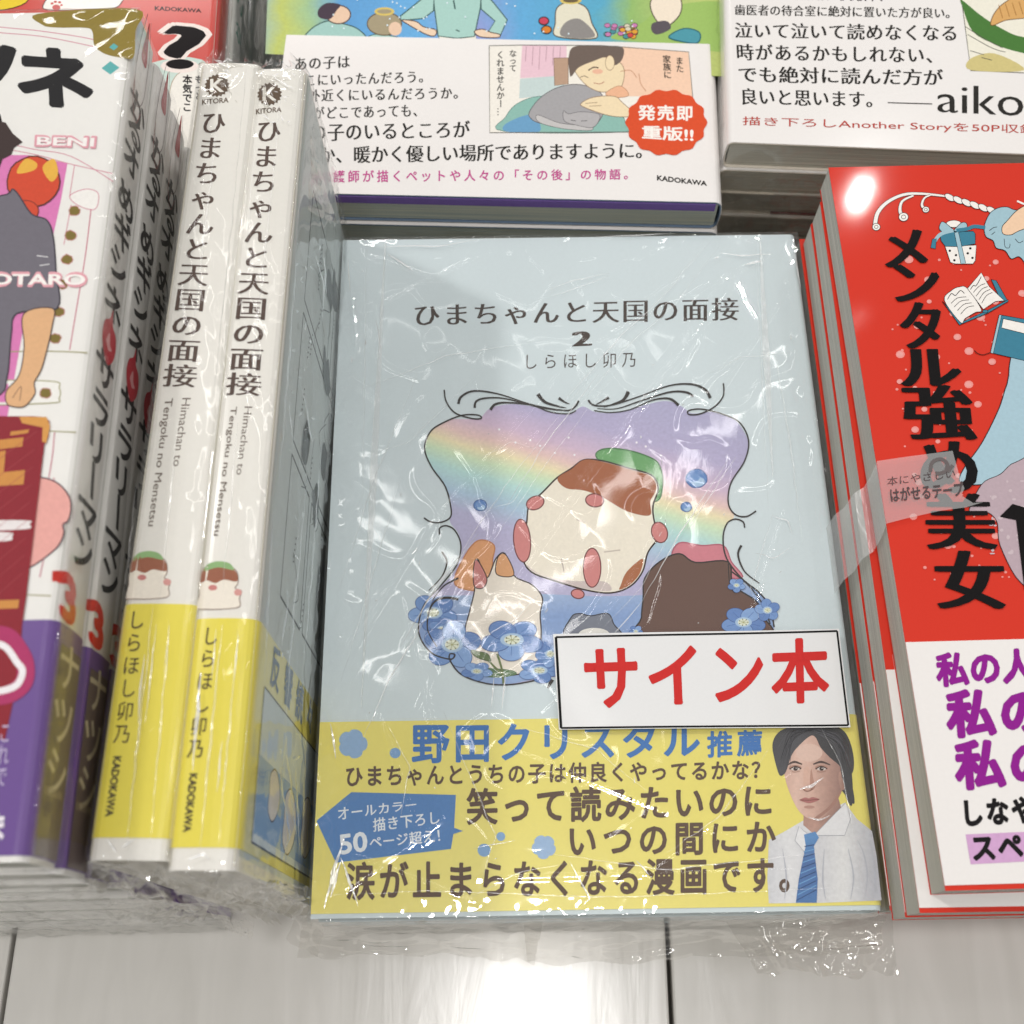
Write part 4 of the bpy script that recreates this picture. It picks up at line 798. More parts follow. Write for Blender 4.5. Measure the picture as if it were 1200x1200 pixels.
a.poly([(100, 790), (150, 780), (205, 800), (243, 845), (250, 890), (240, 930), (222, 945), (225, 975), (205, 1020), (160, 1060), (105, 1095), (60, 1100)], '#e8a9a1', line='#40303e', lw=5)
a.done('cover_decoration_print', cvL)
a = Art(Lk, base=.60, view=(0, 300, 1/3))
a.poly([(-250, 565), (120, 566), (150, 568), (176, 582), (172, 640), (158, 665), (130, 900), (95, 1198), (80, 1300), (68, 1480), (20, 1700), (-250, 1700)], '#8e1f2c', False)
a.poly([(70, 568), (165, 568), (178, 600), (165, 660), (150, 655), (152, 605), (80, 590)], '#d79a4f', False)
for q_ in ([(-60, 655), (85, 640), (80, 672), (-60, 690)], [(-60, 770), (90, 755), (85, 805), (-60, 815)], [(0, 690), (22, 686), (15, 765), (-8, 768)], [(40, 620), (105, 612), (100, 625), (38, 634)], [(-60, 1215), (70, 1210), (66, 1240), (-60, 1245)]): a.poly(q_, '#cf8f47', False)
a.poly([(-60, 935), (100, 932), (106, 945), (98, 962), (-60, 965)], '#e9e2e2'); a.poly([(-60, 975), (40, 975), (45, 988), (36, 1003), (-60, 1005)], '#e9e2e2')
for i in range(9): a.line([(-60, 760+i*60), (130-i*6, 620+i*62)], 1.6, '#a8434a', False)
a.done('red_panel_print', bandL)
a = Art(Lk, base=.85, view=(0, 680, 1/3))
a.line([(-40, 190), (30, 200), (72, 250), (92, 300), (86, 360), (40, 400), (-20, 412)], 62, '#b03267'); a.z += .02; a.line([(-40, 220), (20, 235), (62, 290), (82, 320), (66, 365), (30, 385), (-20, 395)], 24, '#f1edf0')
a.cells('これで', [(2, 500), (45, 500), (25, 730), (-18, 730)], 'reg', '#cdbfe0', True); a.cells('ま', [(-45, 820), (28, 820), (20, 920), (-50, 920)], 'black', '#efe9f2')
a.done('band_lettering', bandL, INKG)
film(Lk, rootL, 5, 110, 160, 8, .5, .12, [((148, 205), (60, 120), .35, .4), ((120, 190), (40, 60), .3, .4), ((148, 60), (90, 20), .3, .5)], FILML, 9)
# ================================================================== red stack on the right
RED = paper('red_cover', '#d22c14', .6, .3, .02, .05, 2400, .06); WBAND = paper('white_band', '#ebe7e4', .32, .5, .02, .01, 900, .12)
Rk = lying((1108, 1044), (971, 197), CAMH-290, 148, 210, 11)
GRR = 'red comics with white bands in the right stack'
hr = Rk.hit(1130, 751, 2, Rk.T).y
lab = ['top', 'second', 'third', 'fourth', 'fifth', 'sixth', 'seventh', 'eighth', 'ninth', 'tenth', 'eleventh', 'twelfth', 'lowest']
zr = CAMH-290
RB = [Rk, lying((1078, 1070), (963, 251), zr-11.2, 148, 210, 11), lying((1061, 1075), (952, 279), zr-22.4, 148, 210, 11), lying((1043, 1067), (941, 313), zr-33.6, 148, 210, 11)]
for i in range(4, 10): RB.append(Book(148, 210, 10.6, Matrix.Translation(([.5, -.4, .6, .2, .8, .3][i-4], 1.2+(i-4)*1.1, -10.9*(i-3))) @ RB[3].M))
for i, B in enumerate(RB):
    l_ = 'unwrapped red comic with its cover showing, top of the right stack' if i == 0 else ('red comic in the right stack, '+lab[i]+(' from the top' if i < 9 else ', lowest on the shelf'))
    rr, cc_, pp, bb_ = book(B, 'comic_book', l_, 'comic book', RED, PAGE, (WBAND, hr), GRR, r=1.8, inset=.15)
    if i == 0: rR, cR, bR = rr, cc_, bb_
    if i == 1: cR2 = cc_
a = Art(Rk, base=1.6); KB = '#0f0c0d'
for ch, x0, y0, x1, y1 in (('メ', 1037, 270, 1083, 314), ('ン', 1049, 311, 1098, 354), ('タ', 1056, 355, 1101, 409), ('ル', 1056, 410, 1122, 453), ('強', 1061, 452, 1138, 516), ('め', 1080, 518, 1141, 578), ('美', 1086, 579, 1162, 644), ('女', 1098, 646, 1173, 714)):
    vs, fs, sh_ = glyph(ch, 'minx'); X0, X1 = min(v[0] for v in vs), max(v[0] for v in vs); Y0, Y1 = min(v[1] for v in vs), max(v[1] for v in vs); lean = (y1-y0)*.10
    for j, (dx, dy) in enumerate(sh_): a.raw([(x0+(x-X0+dx*.8)/(X1-X0)*(x1-x0)+lean*((Y1-y)/(Y1-Y0)-.5), y0+(Y1-y-dy)/(Y1-Y0)*(y1-y0)) for x, y in vs], fs, lin(KB), False, .3+j*.001)
a.z += .3; a.poly([(1171, 606), (1186, 591), (1206, 597), (1230, 640), (1215, 690), (1200, 692), (1190, 610), (1180, 608)], KB, False); a.done('title_lettering', cR, INKG)
a = Art(Rk, base=.04)
rnd = random.Random(11); PINK = '#e8918a'
for i in range(120):
    t = rnd.random(); x = 1040+rnd.random()*160; y = 300+rnd.random()*380
    if x < 1032+(y-300)*.12: continue
    r_ = rnd.choice([1.8, 2.2, 3, 3.6, 4.6, 5.4]) if rnd.random() < .6 else 1.3
    a.ell((x, y), r_, r_*.85, PINK, n=10)
    if r_ > 2.5: a.ell((x-.5, y), r_*.7, r_*.55, '#e5a09a', n=8)
a.poly([(1201, 400), (1180, 450), (1170, 480), (1150, 520), (1130, 548), (1125, 565), (1150, 568), (1172, 556), (1192, 545), (1195, 560), (1172, 590), (1172, 610), (1180, 640), (1196, 665), (1215, 680), (1330, 680), (1330, 380)], '#a6c3cf', True, '#2a2326', 1.1)
a.poly([(1150, 568), (1172, 556), (1190, 542), (1230, 540), (1230, 690), (1196, 683), (1172, 640), (1168, 612), (1155, 600), (1135, 602)], '#b7a3ab', True, '#2a2326', .9)
for i in range(26): a.ell((1160+rnd.random()*50, 560+rnd.random()*90), 2.5*rnd.random()+.8, 2*rnd.random()+.8, '#c7b6bb', n=8)
a.done('cover_pattern_print', cR, INKG)
a = Art(Rk, base=.75, view=(1040, 180, 160/686)); WH = '#efeae4'; TE = '#3f7f96'; LT = '#9fbfca'
def rope(pts, w0): a.line(pts, w0+6, '#1d1719', taper=(1, .5)); a.line(pts, w0, WH, taper=(1, .45))
rope([(-65, 372), (-50, 300), (0, 245), (80, 208), (170, 203), (290, 215)], 20); rope([(75, 318), (62, 285), (75, 240), (130, 212)], 18); rope([(190, 282), (172, 260), (185, 225), (215, 210)], 14)
for (x, y, r_) in ((-57, 370, 20), (80, 320, 24), (192, 283, 17)): a.ell((x, y), r_, r_*.9, WH, line='#1d1719', lw=3); a.ell((x, y), r_*.45, r_*.4, WH, line='#1d1719', lw=2.5)
for i in range(6): a.ell((312+i*42, 222+i*13), 28, 15, WH, .55, '#1d1719', 3)
a.poly([(490, 350), (515, 300), (555, 275), (600, 270), (640, 285), (720, 290), (760, 420), (700, 640), (690, 560), (660, 520), (620, 530), (590, 490), (545, 475), (530, 440), (495, 420), (485, 385)], LT, line='#1d1719', lw=3.5)
a.poly([(575, 370), (600, 340), (660, 280), (760, 240), (800, 330), (660, 390), (620, 410), (580, 405)], '#ecc9a9', line='#1d1719', lw=3.5); a.line([(650, 240), (700, 262)], 9, WH)
for q_ in ([(510, 390), (530, 375), (550, 370)], [(585, 430), (590, 470), (610, 475), (615, 455)], [(640, 430), (660, 450), (680, 440)], [(520, 410), (540, 395)]): a.line(q_, 3, '#1d1719')
a.poly([(288, 468), (445, 462), (440, 540), (428, 556), (340, 556), (315, 548)], WH, False, '#1d1719', 3); a.poly([(262, 405), (300, 395), (430, 392), (440, 405), (440, 455), (360, 470), (290, 468), (268, 440)], TE, False, '#1d1719', 3)
a.poly([(335, 400), (355, 395), (392, 552), (368, 556)], LT, False, '#1d1719', 2.5)
for (x, y) in ((312, 490), (343, 512), (335, 538), (415, 478), (402, 503), (426, 526)): a.ell((x, y), 6.5, 6, '#1d1719', n=10)
a.ell((332, 355), 38, 18, WH, line='#1d1719', lw=2.5)
a.poly([(330, 385), (280, 345), (262, 360), (262, 385), (290, 400), (330, 392)], LT, line='#1d1719', lw=3); a.poly([(335, 385), (370, 350), (395, 352), (397, 375), (370, 395), (340, 392)], LT, line='#1d1719', lw=3)
a.line([(330, 388), (270, 405), (238, 440), (232, 478)], 18, LT); a.poly([(225, 430), (245, 430), (240, 480), (216, 475)], TE, False, '#1d1719', 2); a.line([(345, 388), (400, 380), (435, 368), (490, 374)], 18, TE)
a.poly([(275, 745), (290, 760), (370, 850), (500, 790), (606, 735), (605, 745), (500, 805), (360, 863)], TE, False, '#1d1719', 3); a.poly([(520, 635), (545, 640), (600, 738), (570, 745)], TE, False, '#1d1719', 3)
a.poly([(285, 740), (320, 690), (360, 672), (400, 680), (470, 785), (440, 800), (390, 830), (365, 850)], WH, line='#1d1719', lw=3); a.poly([(400, 680), (430, 645), (470, 600), (510, 670), (585, 740), (540, 745), (480, 785)], WH, False, '#1d1719', 3)
for i in range(4): a.line([(318+i*16, 765+i*18-10), (350+i*16, 728+i*16), (395+i*13, 722+i*15)], 3, '#1d1719'); a.line([(430+i*14, 700+i*18), (460+i*12, 668+i*16), (490+i*12, 655+i*15)], 3, '#1d1719')
a.line([(300, 735), (320, 705), (340, 715), (365, 690), (385, 705)], 3.5, '#1d1719'); a.line([(415, 685), (430, 665), (445, 665), (470, 620)], 3.5, '#1d1719'); a.ell((490, 795), 14, 8, TE, line='#1d1719', lw=3)
a.poly([(560, 812), (720, 840), (720, 1050), (516, 1002)], TE, False, '#1d1719', 3.5); a.poly([(560, 812), (572, 815), (530, 1006), (516, 1002)], LT, False, '#1d1719', 2.5); a.poly([(580, 832), (720, 862), (720, 915), (572, 878)], WH, False, '#1d1719', 3)
a.line([(435, 990), (450, 1005), (480, 1013), (518, 1000)], 4, '#571a14'); a.done('cover_picture_print', cR, INKG)
a = Art(Rk, base=.32); MG = '#8d1c8c'
a.cells('私の人生', [(1095, 767), (1248, 759), (1252, 798), (1098, 806)], 'black', MG, gx=.9); a.cells('私の人', [(1105, 811), (1288, 803), (1292, 858), (1109, 866)], 'black', MG, gx=.86); a.cells('私の人', [(1115, 870), (1300, 862), (1306, 918), (1119, 927)], 'black', MG, gx=.86)
a.cells('しなやかに', [(1122, 938), (1272, 930), (1274, 962), (1125, 970)], 'black', '#151214', gx=.84)
a.poly([(1131, 978), (1320, 970), (1330, 1003), (1137, 1013)], '#cfa3cc', False); a.z += .1; a.cells('スペシャル', [(1134, 979), (1292, 971), (1296, 1002), (1138, 1011)], 'black', '#151214', gx=.86); a.done('band_lettering', bR, INKG)
# removable tape
tp = thing('removable_tape', 'torn strip of translucent removable tape with grey lettering over the red stack edge', 'tape', Rk.M)
a = Art(Rk, base=1.6); pts = [a.loc(p) for p in ((1026, 543), (1060, 538), (1114, 531), (1122, 560), (1128, 575), (1124, 583), (1138, 592), (1150, 591), (1130, 597), (1100, 601), (1060, 610), (1037, 616))]
f_ = tessellate_polygon([[Vector((x, y, 0)) for x, y in pts]]); mkobj('tape_top', [(x, y, Rk.T+1.5) for x, y in pts], f_, TAPE, tp)
p0, p1 = pts[0], pts[-1]; Vt = []; 
path = [(0, Rk.T+1.5), (-.35, Rk.T+.4), (-.5, Rk.T-3), (-.8, 1), (-3.2, -.6), (-4.0, -9), (-6.0, -12), (-6.6, -20)]
for i, (x, z) in enumerate(path):
    Vt += [(p0[0]+x if i else p0[0], p0[1]-i*.9, z), (p1[0]+x if i else p1[0], p1[1]-i*1.2, z)]
mkobj('tape_side', Vt, [(2*i, 2*i+1, 2*i+3, 2*i+2) for i in range(len(path)-1)], TAPE, tp)
a = Art(Rk, base=1.62); a.cells('本にやさしい', [(1037, 562), (1118, 552), (1118, 563), (1037, 573)], 'reg', '#54494a', gx=.9); a.cells('はがせるテープ', [(1039, 576), (1126, 567), (1127, 585), (1041, 592)], 'bold', '#54494a', gx=.9)
a.line([(1088, 556), (1090, 545), (1100, 541), (1108, 547), (1104, 556), (1094, 558)], 4, '#6a6262'); a.line([(1108, 556), (1114, 548)], 4, '#6a6262'); a.done('tape_lettering', tp)
# ================================================================== middle back stack
Mw = paper('blue_watercolour_cover', '#66798f', .34, .4, .12, .01, 60, .12)
Mk = lying((315.5, 222), (329.5, 60), CAMH-313, 148, 210, 13.5)
# keep its foot edge where the photograph shows it
e_ = un(322, 226, CAMH-313); e2 = un(842, 238, CAMH-313); ang = math.atan2(e2.y-e_.y, e2.x-e_.x)
rtop = un(846.5, 238, CAMH-313); Rm = Matrix.Rotation(ang, 4, 'Z'); Mk = Book(148, 210, 13.5, Matrix.Translation(Vector((rtop.x, rtop.y, CAMH-313-13.5))-Rm @ Vector((148, 0, 0))) @ Rm)
GRM = 'pet story comics in the middle back stack'
hm = Mk.hit(600, 47, 2, Mk.T).y
for i in range(6):
    B = Book(148, 210, 13.5, Matrix.Translation(([0, .8, -.5, .4, 0, .6][i], [0, -1.2, .8, -.5, .6, 0][i], -14.3*i)) @ Mk.M)
    l_ = 'comic with white band and sleeping cat picture, top of the middle back stack' if i == 0 else 'blue comic with white band in the middle back stack, '+['', 'second from the top', 'third from the top', 'fourth from the top', 'fifth from the top', 'lowest on the shelf'][i]
    rr, cc_, pp, bb_ = book(B, 'comic_book', l_, 'comic book', Mw, PAGE3, (WBAND, hm), GRM, r=2.6, oy=.1)
    if i == 0: rM, cM, bM = rr, cc_, bb_
    else: flap(rr, [(0, -1, 13), (149, -1, 13), (149, -2.5, 0), (0, -2.5, 0)], 80, 8, .8, 90+i, 'shrink_wrap', FILMS)
v, f = box(2, 146, -.35, .7, 9.6, 12.9); mkobj('inner_cover', v, f, paper('violet_inner_cover', '#6d5596', .5), rM)
a = Art(Mk, base=.05, view=(320, 0, .45))
WCM = rampmat('watercolour_print', a.loc((0, 60)), a.loc((1160, 60)), [(0, '#86b8cf'), (.07, '#bcc862'), (.14, '#9cc08c'), (.2, '#4f97d0'), (.38, '#5fa9dd'), (.5, '#8f98d2'), (.6, '#57a5d6'), (.78, '#4fa6c6'), (.86, '#8fb765'), (1, '#b7c470')], .4, .10)
a.poly([(-5, -260), (1190, -260), (1190, 200), (-20, 140)], '#5d9ed2', False, mat=WCM)
a.poly([(880, 100), (960, 60), (1020, 20), (1180, 10), (1180, 130), (1040, 112)], '#9dbd68')
a.poly([(78, 110), (100, 75), (140, 55), (175, 60), (220, 75), (240, 105), (150, 112)], '#a4cbc3', line='#3e5b58', lw=3); a.poly([(245, 104), (262, 90), (300, 92), (335, 100), (330, 106)], '#a9cfc6', line='#3e5b58', lw=2)
a.ell((170, 38), 32, 24, '#e8c8ad', line='#503a34', lw=3); a.poly([(120, 45), (118, 25), (140, 8), (175, 12), (165, 28), (148, 50)], '#4b3f4b'); a.ell((290, 62), 45, 30, '#a69a7e', line='#6b5c46', lw=3); a.ell((318, 75), 17, 18, '#e8c8ad'); a.ell((290, 30), 26, 11, '#d9c26a'); a.ell((290, 30), 19, 6, '#a69a7e')
a.poly([(428, 88), (436, 108), (530, 110), (528, 92)], '#e9e6da', False, '#3e5b58', 2)
a.poly([(412, -60), (545, -60), (540, 20), (524, 95), (480, 100), (430, 94), (420, 20)], '#a9cfc6', False, '#3e5b58', 3); a.poly([(420, -30), (418, 28), (392, 48), (334, 54), (332, 42), (372, 10)], '#a9cfc6', False, '#3e5b58', 3); a.poly([(540, -30), (575, 8), (610, 52), (592, 92), (560, 84), (578, 55), (542, 24)], '#a9cfc6', False, '#3e5b58', 3)
a.poly([(336, 52), (372, 56), (392, 70), (424, 78), (420, 94), (395, 88), (352, 64)], '#ecd0b5', line='#503a34', lw=2.5); a.poly([(524, 82), (545, 76), (566, 84), (590, 90), (585, 98), (540, 96)], '#ecd0b5', line='#503a34', lw=2.5); a.line([(470, 0), (474, 24)], 4, '#3e5b58'); a.line([(476, 78), (486, 82)], 3, '#3e5b58')
a.poly([(735, 60), (740, 20), (775, 5), (815, 20), (830, 60), (840, 100), (738, 95)], '#e2ddc8', line='#5c5448', lw=3); a.poly([(760, 60), (800, 50), (838, 96), (752, 95)], '#8f8b88'); a.ell((775, 2), 28, 9, '#d9c26a'); a.ell((775, 2), 20, 5, '#6b5c46')
a.poly([(985, 0), (1030, -30), (1062, 0), (1058, 40), (1020, 70), (990, 40)], '#eee0cc', line='#5c5448', lw=3); a.poly([(990, 60), (1025, 55), (1035, 75), (1000, 90), (985, 78)], '#5d565c')
rnd = random.Random(3)
for i in range(26): a.ell((865+rnd.random()*85, 66+rnd.random()*30), 8, 6, rnd.choice(['#cf4a4a', '#e0a23c', '#4b8f96', '#c77fb0', '#d9d2b8']), line='#4b4038', lw=1.5, n=9)
for (x, y, c_) in ((705, 55, '#c9475d'), (712, 78, '#d98233')): a.ell((x, y), 13, 10, c_, line='#33302e', lw=3)
a.poly([(1030, 96), (1070, 75), (1110, 85), (1105, 112), (1060, 108)], '#4f97a6', line='#2f6470', lw=3)
for i in range(34):
    x, y = 60+rnd.random()*900, -20+rnd.random()*110; a.ell((x, y), 2.5, 2.5, '#dfeef4', n=6)
a.done('cover_picture_print', cM)
a = Art(Mk, base=.32); IK = '#2b2926'
a.cells('あの子は', [(344, 68), (411, 65), (411, 81), (344, 84)], 'minb', IK, gx=.86); a.cells('どこにいったんだろう。', [(341, 88), (505, 83), (505, 98), (341, 103)], 'minb', IK, gx=.86)
a.cells('案外近くにいるんだろうか。', [(345, 106), (546, 102), (546, 117), (345, 121)], 'minb', IK, gx=.86); a.cells('それがどこであっても、', [(337, 127), (498, 122), (498, 138), (337, 142)], 'minb', IK, gx=.86)
a.cells('あの子のいるところが', [(341, 146), (551, 142), (551, 163), (341, 168)], 'minb', IK, gx=.9); a.cells('どうか、暖かく優しい場所でありますように。', [(331, 173), (765, 167), (765, 187), (331, 194)], 'minb', IK, gx=.92)
a.cells('看護師が描くペットや人々の「その後」の物語。', [(372, 201), (746, 199), (746, 211), (372, 215)], 'med', '#c2508f', gx=.75, gy=1)
a.string('KADOKAWA', [(770, 206), (828, 213), (828, 218.5), (770, 212)], 'bold', IK); a.done('band_lettering', bM, INKG)
a = Art(Mk, base=.29, view=(560, 0, 290/1200))
PB = [(55, 225), (210, 222), (600, 224), (1022, 255), (1045, 520), (1052, 655), (730, 643), (58, 646)]
a.poly(PB, '#efeae0', False); a.poly([(215, 224), (430, 222), (430, 370), (205, 382)], '#e7c4cf', False); 
for i in range(6): a.line([(235+i*33, 228), (230+i*33, 300+20*(i % 3))], 3, '#b58f9c', False)
a.poly([(205, 385), (420, 368), (420, 460), (300, 470), (200, 480)], '#c5d4d2', False); a.poly([(368, 285), (438, 283), (438, 410), (372, 418)], '#b99a83', False, '#7b6553', 3)
a.poly([(700, 228), (1020, 256), (1044, 520), (860, 470), (720, 470), (670, 380)], '#f0cbb0', False); a.poly([(128, 640), (135, 570), (200, 500), (330, 470), (560, 520), (690, 560), (715, 600), (720, 642)], '#8db9ae', line='#5d7f78', lw=3); a.poly([(140, 600), (260, 560), (300, 640), (135, 640)], '#6d9fc4')
a.poly([(250, 545), (300, 480), (380, 430), (480, 412), (580, 440), (615, 500), (600, 570), (540, 630), (420, 615), (300, 600), (255, 575)], '#a5a3a5', line='#605e60', lw=3.5); a.poly([(290, 560), (400, 600), (540, 615), (545, 635), (420, 628), (300, 598)], '#c3c0bf', line='#605e60', lw=2.5); a.poly([(415, 540), (440, 555), (500, 545), (590, 560), (560, 620), (480, 610), (420, 590)], '#b3b0b1', line='#605e60', lw=2.5)
a.line([(450, 585), (475, 590)], 3, '#505052'); a.line([(500, 590), (530, 588)], 3, '#505052')
a.poly([(500, 390), (470, 340), (500, 300), (600, 280), (680, 300), (710, 350), (690, 430), (610, 450), (545, 430)], '#edd9b4', line='#8b6f58', lw=3); a.poly([(445, 360), (440, 280), (470, 228), (600, 226), (700, 232), (700, 290), (660, 320), (625, 280), (560, 300), (490, 330), (455, 372)], '#6f6159')
a.ell((640, 308), 22, 36, '#edd9b4', line='#8b6f58', lw=2.5); a.line([(535, 345), (560, 330), (585, 332)], 6, '#5c4a40'); a.line([(495, 378), (515, 372), (535, 380)], 3, '#5c4a40'); a.line([(560, 405), (590, 410), (612, 400)], 3, '#a34f44'); a.ell((580, 350), 26, 12, '#e9b79b')
a.poly([(620, 455), (680, 420), (720, 440), (725, 470), (650, 475)], '#eab592', line='#b0805f', lw=2.5); a.poly([(500, 505), (560, 475), (660, 470), (700, 500), (760, 560), (700, 570), (620, 560), (520, 525)], '#edd9b4', line='#8b6f58', lw=3); a.line([(520, 505), (580, 500)], 2.5, '#8b6f58'); a.line([(540, 518), (600, 515)], 2.5, '#8b6f58')
a.line([(690, 350), (740, 345), (770, 380)], 3, '#c08a68'); a.line([(780, 360), (790, 410), (815, 445)], 3, '#c08a68')
a.line(PB+[PB[0]], 3.5, '#6b6862', False)
a.cells('なって', [(150, 245), (190, 245), (190, 352), (150, 352)], 'med', IK, True, gx=.85); a.cells('くれませんかー…', [(88, 250), (130, 250), (132, 565), (88, 565)], 'med', IK, True, gx=.85); a.cells('また', [(955, 278), (998, 282), (1000, 358), (958, 354)], 'med', IK, True, gx=.85); a.cells('家族に', [(892, 270), (936, 274), (942, 388), (898, 384)], 'med', IK, True, gx=.85)
a.done('panel_print', bM, INKG)
a = Art(Mk, base=.95, view=(560, 0, 290/1200)); pts = []
for i in range(72):
    t = 2*math.pi*i/72; k_ = 1+.035*math.cos(14*t); pts.append((913+193*k_*math.cos(t), 598+157*k_*math.sin(t)))
a.poly(pts, '#d9512d', False); a.cells('発売即', [(772, 514), (1048, 518), (1048, 592), (772, 588)], 'bold', '#f4efe8', gx=.85); a.string('重版!!', [(797, 612), (1043, 624), (1043, 692), (797, 676)], 'bold', '#f4efe8'); a.done('seal_print', bM, INKG)
# ================================================================== right back stack
Ak = Book(148, 210, 12, Matrix.Identity(4)); zA = CAMH-304
pa, pb = un(853.5, 167, zA), un(1200, 181, zA); ang = math.atan2(pb.y-pa.y, pb.x-pa.x); Ra = Matrix.Rotation(ang, 4, 'Z'); Ak = Book(148, 210, 12, Matrix.Translation((pa.x, pa.y, zA-12)) @ Ra)
GRA = 'wrapped white-banded comics in the right back stack'
CRM = paper('cream_cover', '#e6ddcf', .36, .4, .03, .01, 800, .12)
for i in range(8):
    B = Book(148, 210, 12 if i < 7 else 10.5, Matrix.Translation(([0, -.5, .8, -.8, .6, 0, .5, 0][i], [0, -1.0, .4, -.8, .5, -.5, 0, 0][i], -(12.25 if i < 7 else 12.0)*i+(0 if i < 7 else -.2))) @ Ak.M)
    l_ = 'comic with long black lettering and landscape picture, top of the right back stack' if i == 0 else 'wrapped comic in the right back stack, '+['', 'second from the top', 'third from the top', 'fourth from the top', 'fifth from the top', 'sixth from the top', 'seventh from the top', 'lowest on the shelf'][i]
    rr, cc_, pp, bb_ = book(B, 'comic_book', l_, 'comic book', CRM, PAGE2, (WBAND, 95), GRA, spine_right=False, r=2, oy=.1)
    if i == 0: rA, cA, bA = rr, cc_, bb_
    flap(rr, [(-1, -1, 12), (149, -1, 12), (149, -2.6, -1), (-1, -2.6, -1)], 110, 9, 1.0, 110+i, 'shrink_wrap', FILMC if i else FILMS); (flap(rr, [(-2, -2.5, 12), (40, -3, 12), (44, -5, -14), (-3, -6, -16)], 90, 50, 1.6, 170+i, 'loose_film', FILMC, f=.10) if i in (1, 3) else None); flap(rr, [(-.8, 205, 12), (-.8, -1, 12), (-1.2, -1, 0), (-1.2, 205, 0)], 90, 6, .7, 130+i, 'shrink_wrap', FILMS)
    if 0 < i < 7:
        v, f = box(20, 146, -.2, .6, .4, .9); mkobj('back_cover_edge', v, f, paper('edge_%d' % i, ['#8a4a42', '#d8d4cc', '#7a3f3a', '#b9b3a6', '#cfc8bc', '#8d5a50', '#ccc'][i % 6], .5), rr)
a = Art(Ak, base=.32)
a.cells('小学校の図書館、小児科や', [(861, -14), (1040, -10), (1040, 3), (861, -1)], 'minb', IK); a.cells('歯医者の待合室に絶対に置いた方が良い。', [(860, 6), (1121, 10), (1121, 23), (860, 19)], 'minb', IK, gx=.9)
a.cells('泣いて泣いて読めなくなる', [(860, 27), (1123, 30), (1123, 50), (860, 46)], 'minb', IK, gx=.9); a.cells('時があるかもしれない、', [(861, 52), (1106, 56), (1106, 76), (862, 72)], 'minb', IK, gx=.88)
a.cells('でも絶対に読んだ方が', [(863, 78), (1105, 82), (1105, 102), (864, 98)], 'minb', IK, gx=.9); a.cells('良いと思います。', [(866, 104), (1035, 108), (1035, 128), (867, 124)], 'minb', IK, gx=.9)
a.line([(1040, 121), (1092, 122.5)], 1.1, IK, False); a.string('aiko', [(1098, 100), (1198, 103), (1198, 137), (1098, 132)], 'mincho', IK)
a.string('描き下ろしAnother Storyを50P収録', [(870, 137), (1216, 147), (1216, 159), (870, 149)], 'reg', '#b8443a'); a.done('band_lettering', bA, INKG)
a = Art(Ak, base=.29, view=(820, 0, 380/1200))
a.poly([(968, 0), (930, -140), (1500, -140), (1500, 285), (1002, 263)], '#ece8d8', False, '#55524a', 3); a.poly([(968, 2), (1040, 60), (1120, 110), (1200, 140), (1400, 160), (1400, 240), (1200, 200), (1100, 170), (1010, 120), (972, 30)], '#4b7a3a'); a.poly([(1000, 220), (1090, 200), (1200, 262), (1003, 262)], '#cfc183')
a.poly([(1075, 90), (1090, 50), (1130, 10), (1200, -20), (1300, -10), (1300, 60), (1200, 70), (1130, 78), (1090, 95)], '#d8a868', line='#6a4a2a', lw=3)
for i in range(5): a.line([(1105+i*25, 20-i*4), (1120+i*25, 70-i*5)], 3, '#a5733c', False)
for q_ in ([(980, 100), (1060, 150), (1120, 180)], [(990, 130), (1080, 180), (1130, 195)], [(1040, 215), (1080, 225)], [(1000, 190), (1050, 205)]): a.line(q_, 2.5, '#55524a')
a.done('band_picture_print', bA, INKG)
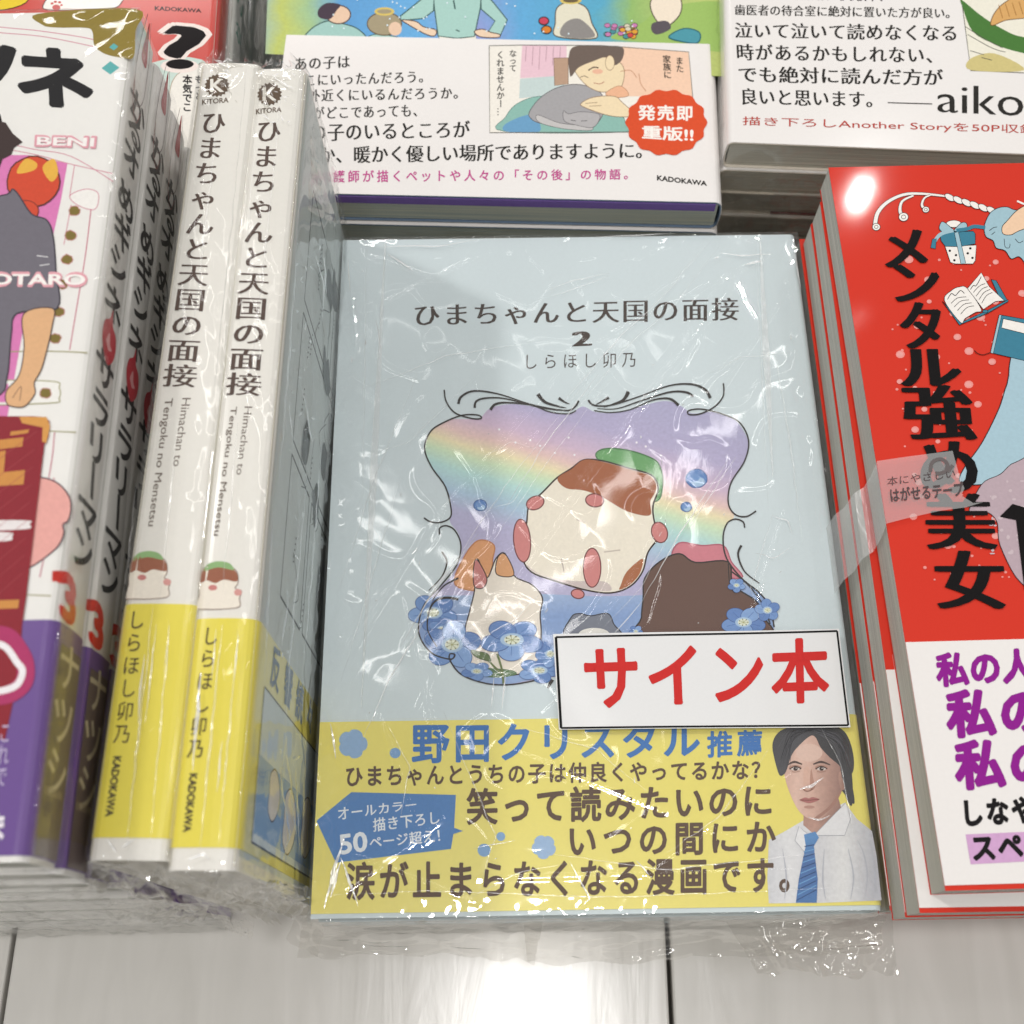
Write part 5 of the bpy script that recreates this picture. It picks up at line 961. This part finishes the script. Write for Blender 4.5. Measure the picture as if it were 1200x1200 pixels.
# ================================================================== left back stack
zB = CAMH-296; RD2 = paper('salmon_red_cover', '#c9463c', .34, .4, .03, .01, 700, .12); GRY = paper('grey_spine_cover', '#9fa5a2', .4, .4, .04, .01, 700); TEAL = paper('white_teal_cover', '#d9d9d4', .4, .3)
pa, pb = un(252, 76, zB), un(257, 6, zB); ang = math.atan2(-(pb.x-pa.x), pb.y-pa.y); Rb = Matrix.Rotation(ang, 4, 'Z')
fy = un(300, 175, zB).y; dirv = (pb-pa).normalized(); foot = pa+dirv*((max(234, fy)-pa.y)/dirv.y)
Bk = Book(148, 210, 13.5, Matrix.Translation(Vector((foot.x, foot.y, zB-13.5))-Rb @ Vector((148, 0, 0))) @ Rb)
GRB = 'comics in the left back stack'
for i in range(7):
    B = Book(148, 210, 13.5, Matrix.Translation(([0, 1.2, 0, .8, -.4, .4, 0][i], 0, -14.2*i)) @ Bk.M)
    m_ = [RD2, TEAL, GRY, GRY, TEAL, GRY, GRY][i]
    l_ = ['red comic with a large black question mark, top of the left back stack', 'white comic with teal spine lettering directly under the red comic', 'grey comic third from the top behind the spine-up books', 'grey comic fourth from the top behind the spine-up books', 'white comic fifth from the top behind the spine-up books', 'grey comic sixth from the top behind the spine-up books', 'lowest grey comic behind the spine-up books'][i]
    rr, cc_, pp, bb_ = book(B, 'comic_book', l_, 'comic book', m_, PAGE, None, GRB, r=2.6)
    if i == 0: rB, cB = rr, cc_
    if i == 1:
        a = Art(B, 'spine', .1)
        for j, (ch, y) in enumerate(zip('ていねいな', (120, 107, 94, 81, 68))):
            vs, fs, sh_ = glyph(ch, 'med')
            for q_, (dx, dy) in enumerate(sh_): a.raw([(y+(vy+dy-.36)*9, 6.5-(vx+dx-.5)*-9) for vx, vy in vs], fs, lin('#3d8f7a'), True, q_*.001)
        a.ell((1, 1), .1, .1, '#3d8f7a'); a.done('spine_lettering', cc_)
    flap(rr, [(148.6, 0, 13), (148.6, 210, 13), (149, 210, 0), (149, 0, 0)], 80, 6, .5, 150+i, 'shrink_wrap', FILMS)
a = Art(Bk, base=.08, view=(0, 0, 330/1200))
a.poly([(-300, 10), (-20, 45), (120, 0), (0, -60), (-300, -60)], '#e6c93a', line='#2b2320', lw=4); a.poly([(200, 42), (190, 10), (220, -20), (260, -60), (560, -60), (530, -10), (490, 34), (380, 40)], '#efe9e2', line='#2b2320', lw=4)
for (x, y, r_) in ((240, 32, 18), (222, 15, 7), (236, 8, 7), (254, 10, 7), (262, 22, 6)): a.ell((x, y), r_, r_*.7, '#b8352f', n=12)
a.poly([(640, 270), (900, 285), (905, 700), (600, 700), (560, 400)], '#c9dbd2'); a.poly([(745, 330), (800, 300), (900, 296), (905, 700), (700, 700), (720, 420)], '#eeeae2', line='#a98a6a', lw=2.5)
a.string('KADOKAWA', [(660, 26), (858, 38), (858, 54), (660, 44)], 'bold', '#271a18')
a.z += .03; a.string('?', [(700, 106), (874, 106), (874, 300), (700, 300)], 'black', '#f1e3dc'); a.z += .06; a.string('?', [(710, 114), (864, 114), (864, 290), (710, 290)], 'bold', '#171113')
a.cells('本気でこ', [(778, 318), (820, 322), (818, 478), (776, 476)], 'bold', '#201a1a', True); a.cells('もっと', [(830, 320), (872, 324), (870, 430), (828, 428)], 'bold', '#201a1a', True)
a.done('cover_print', cB, INKG)
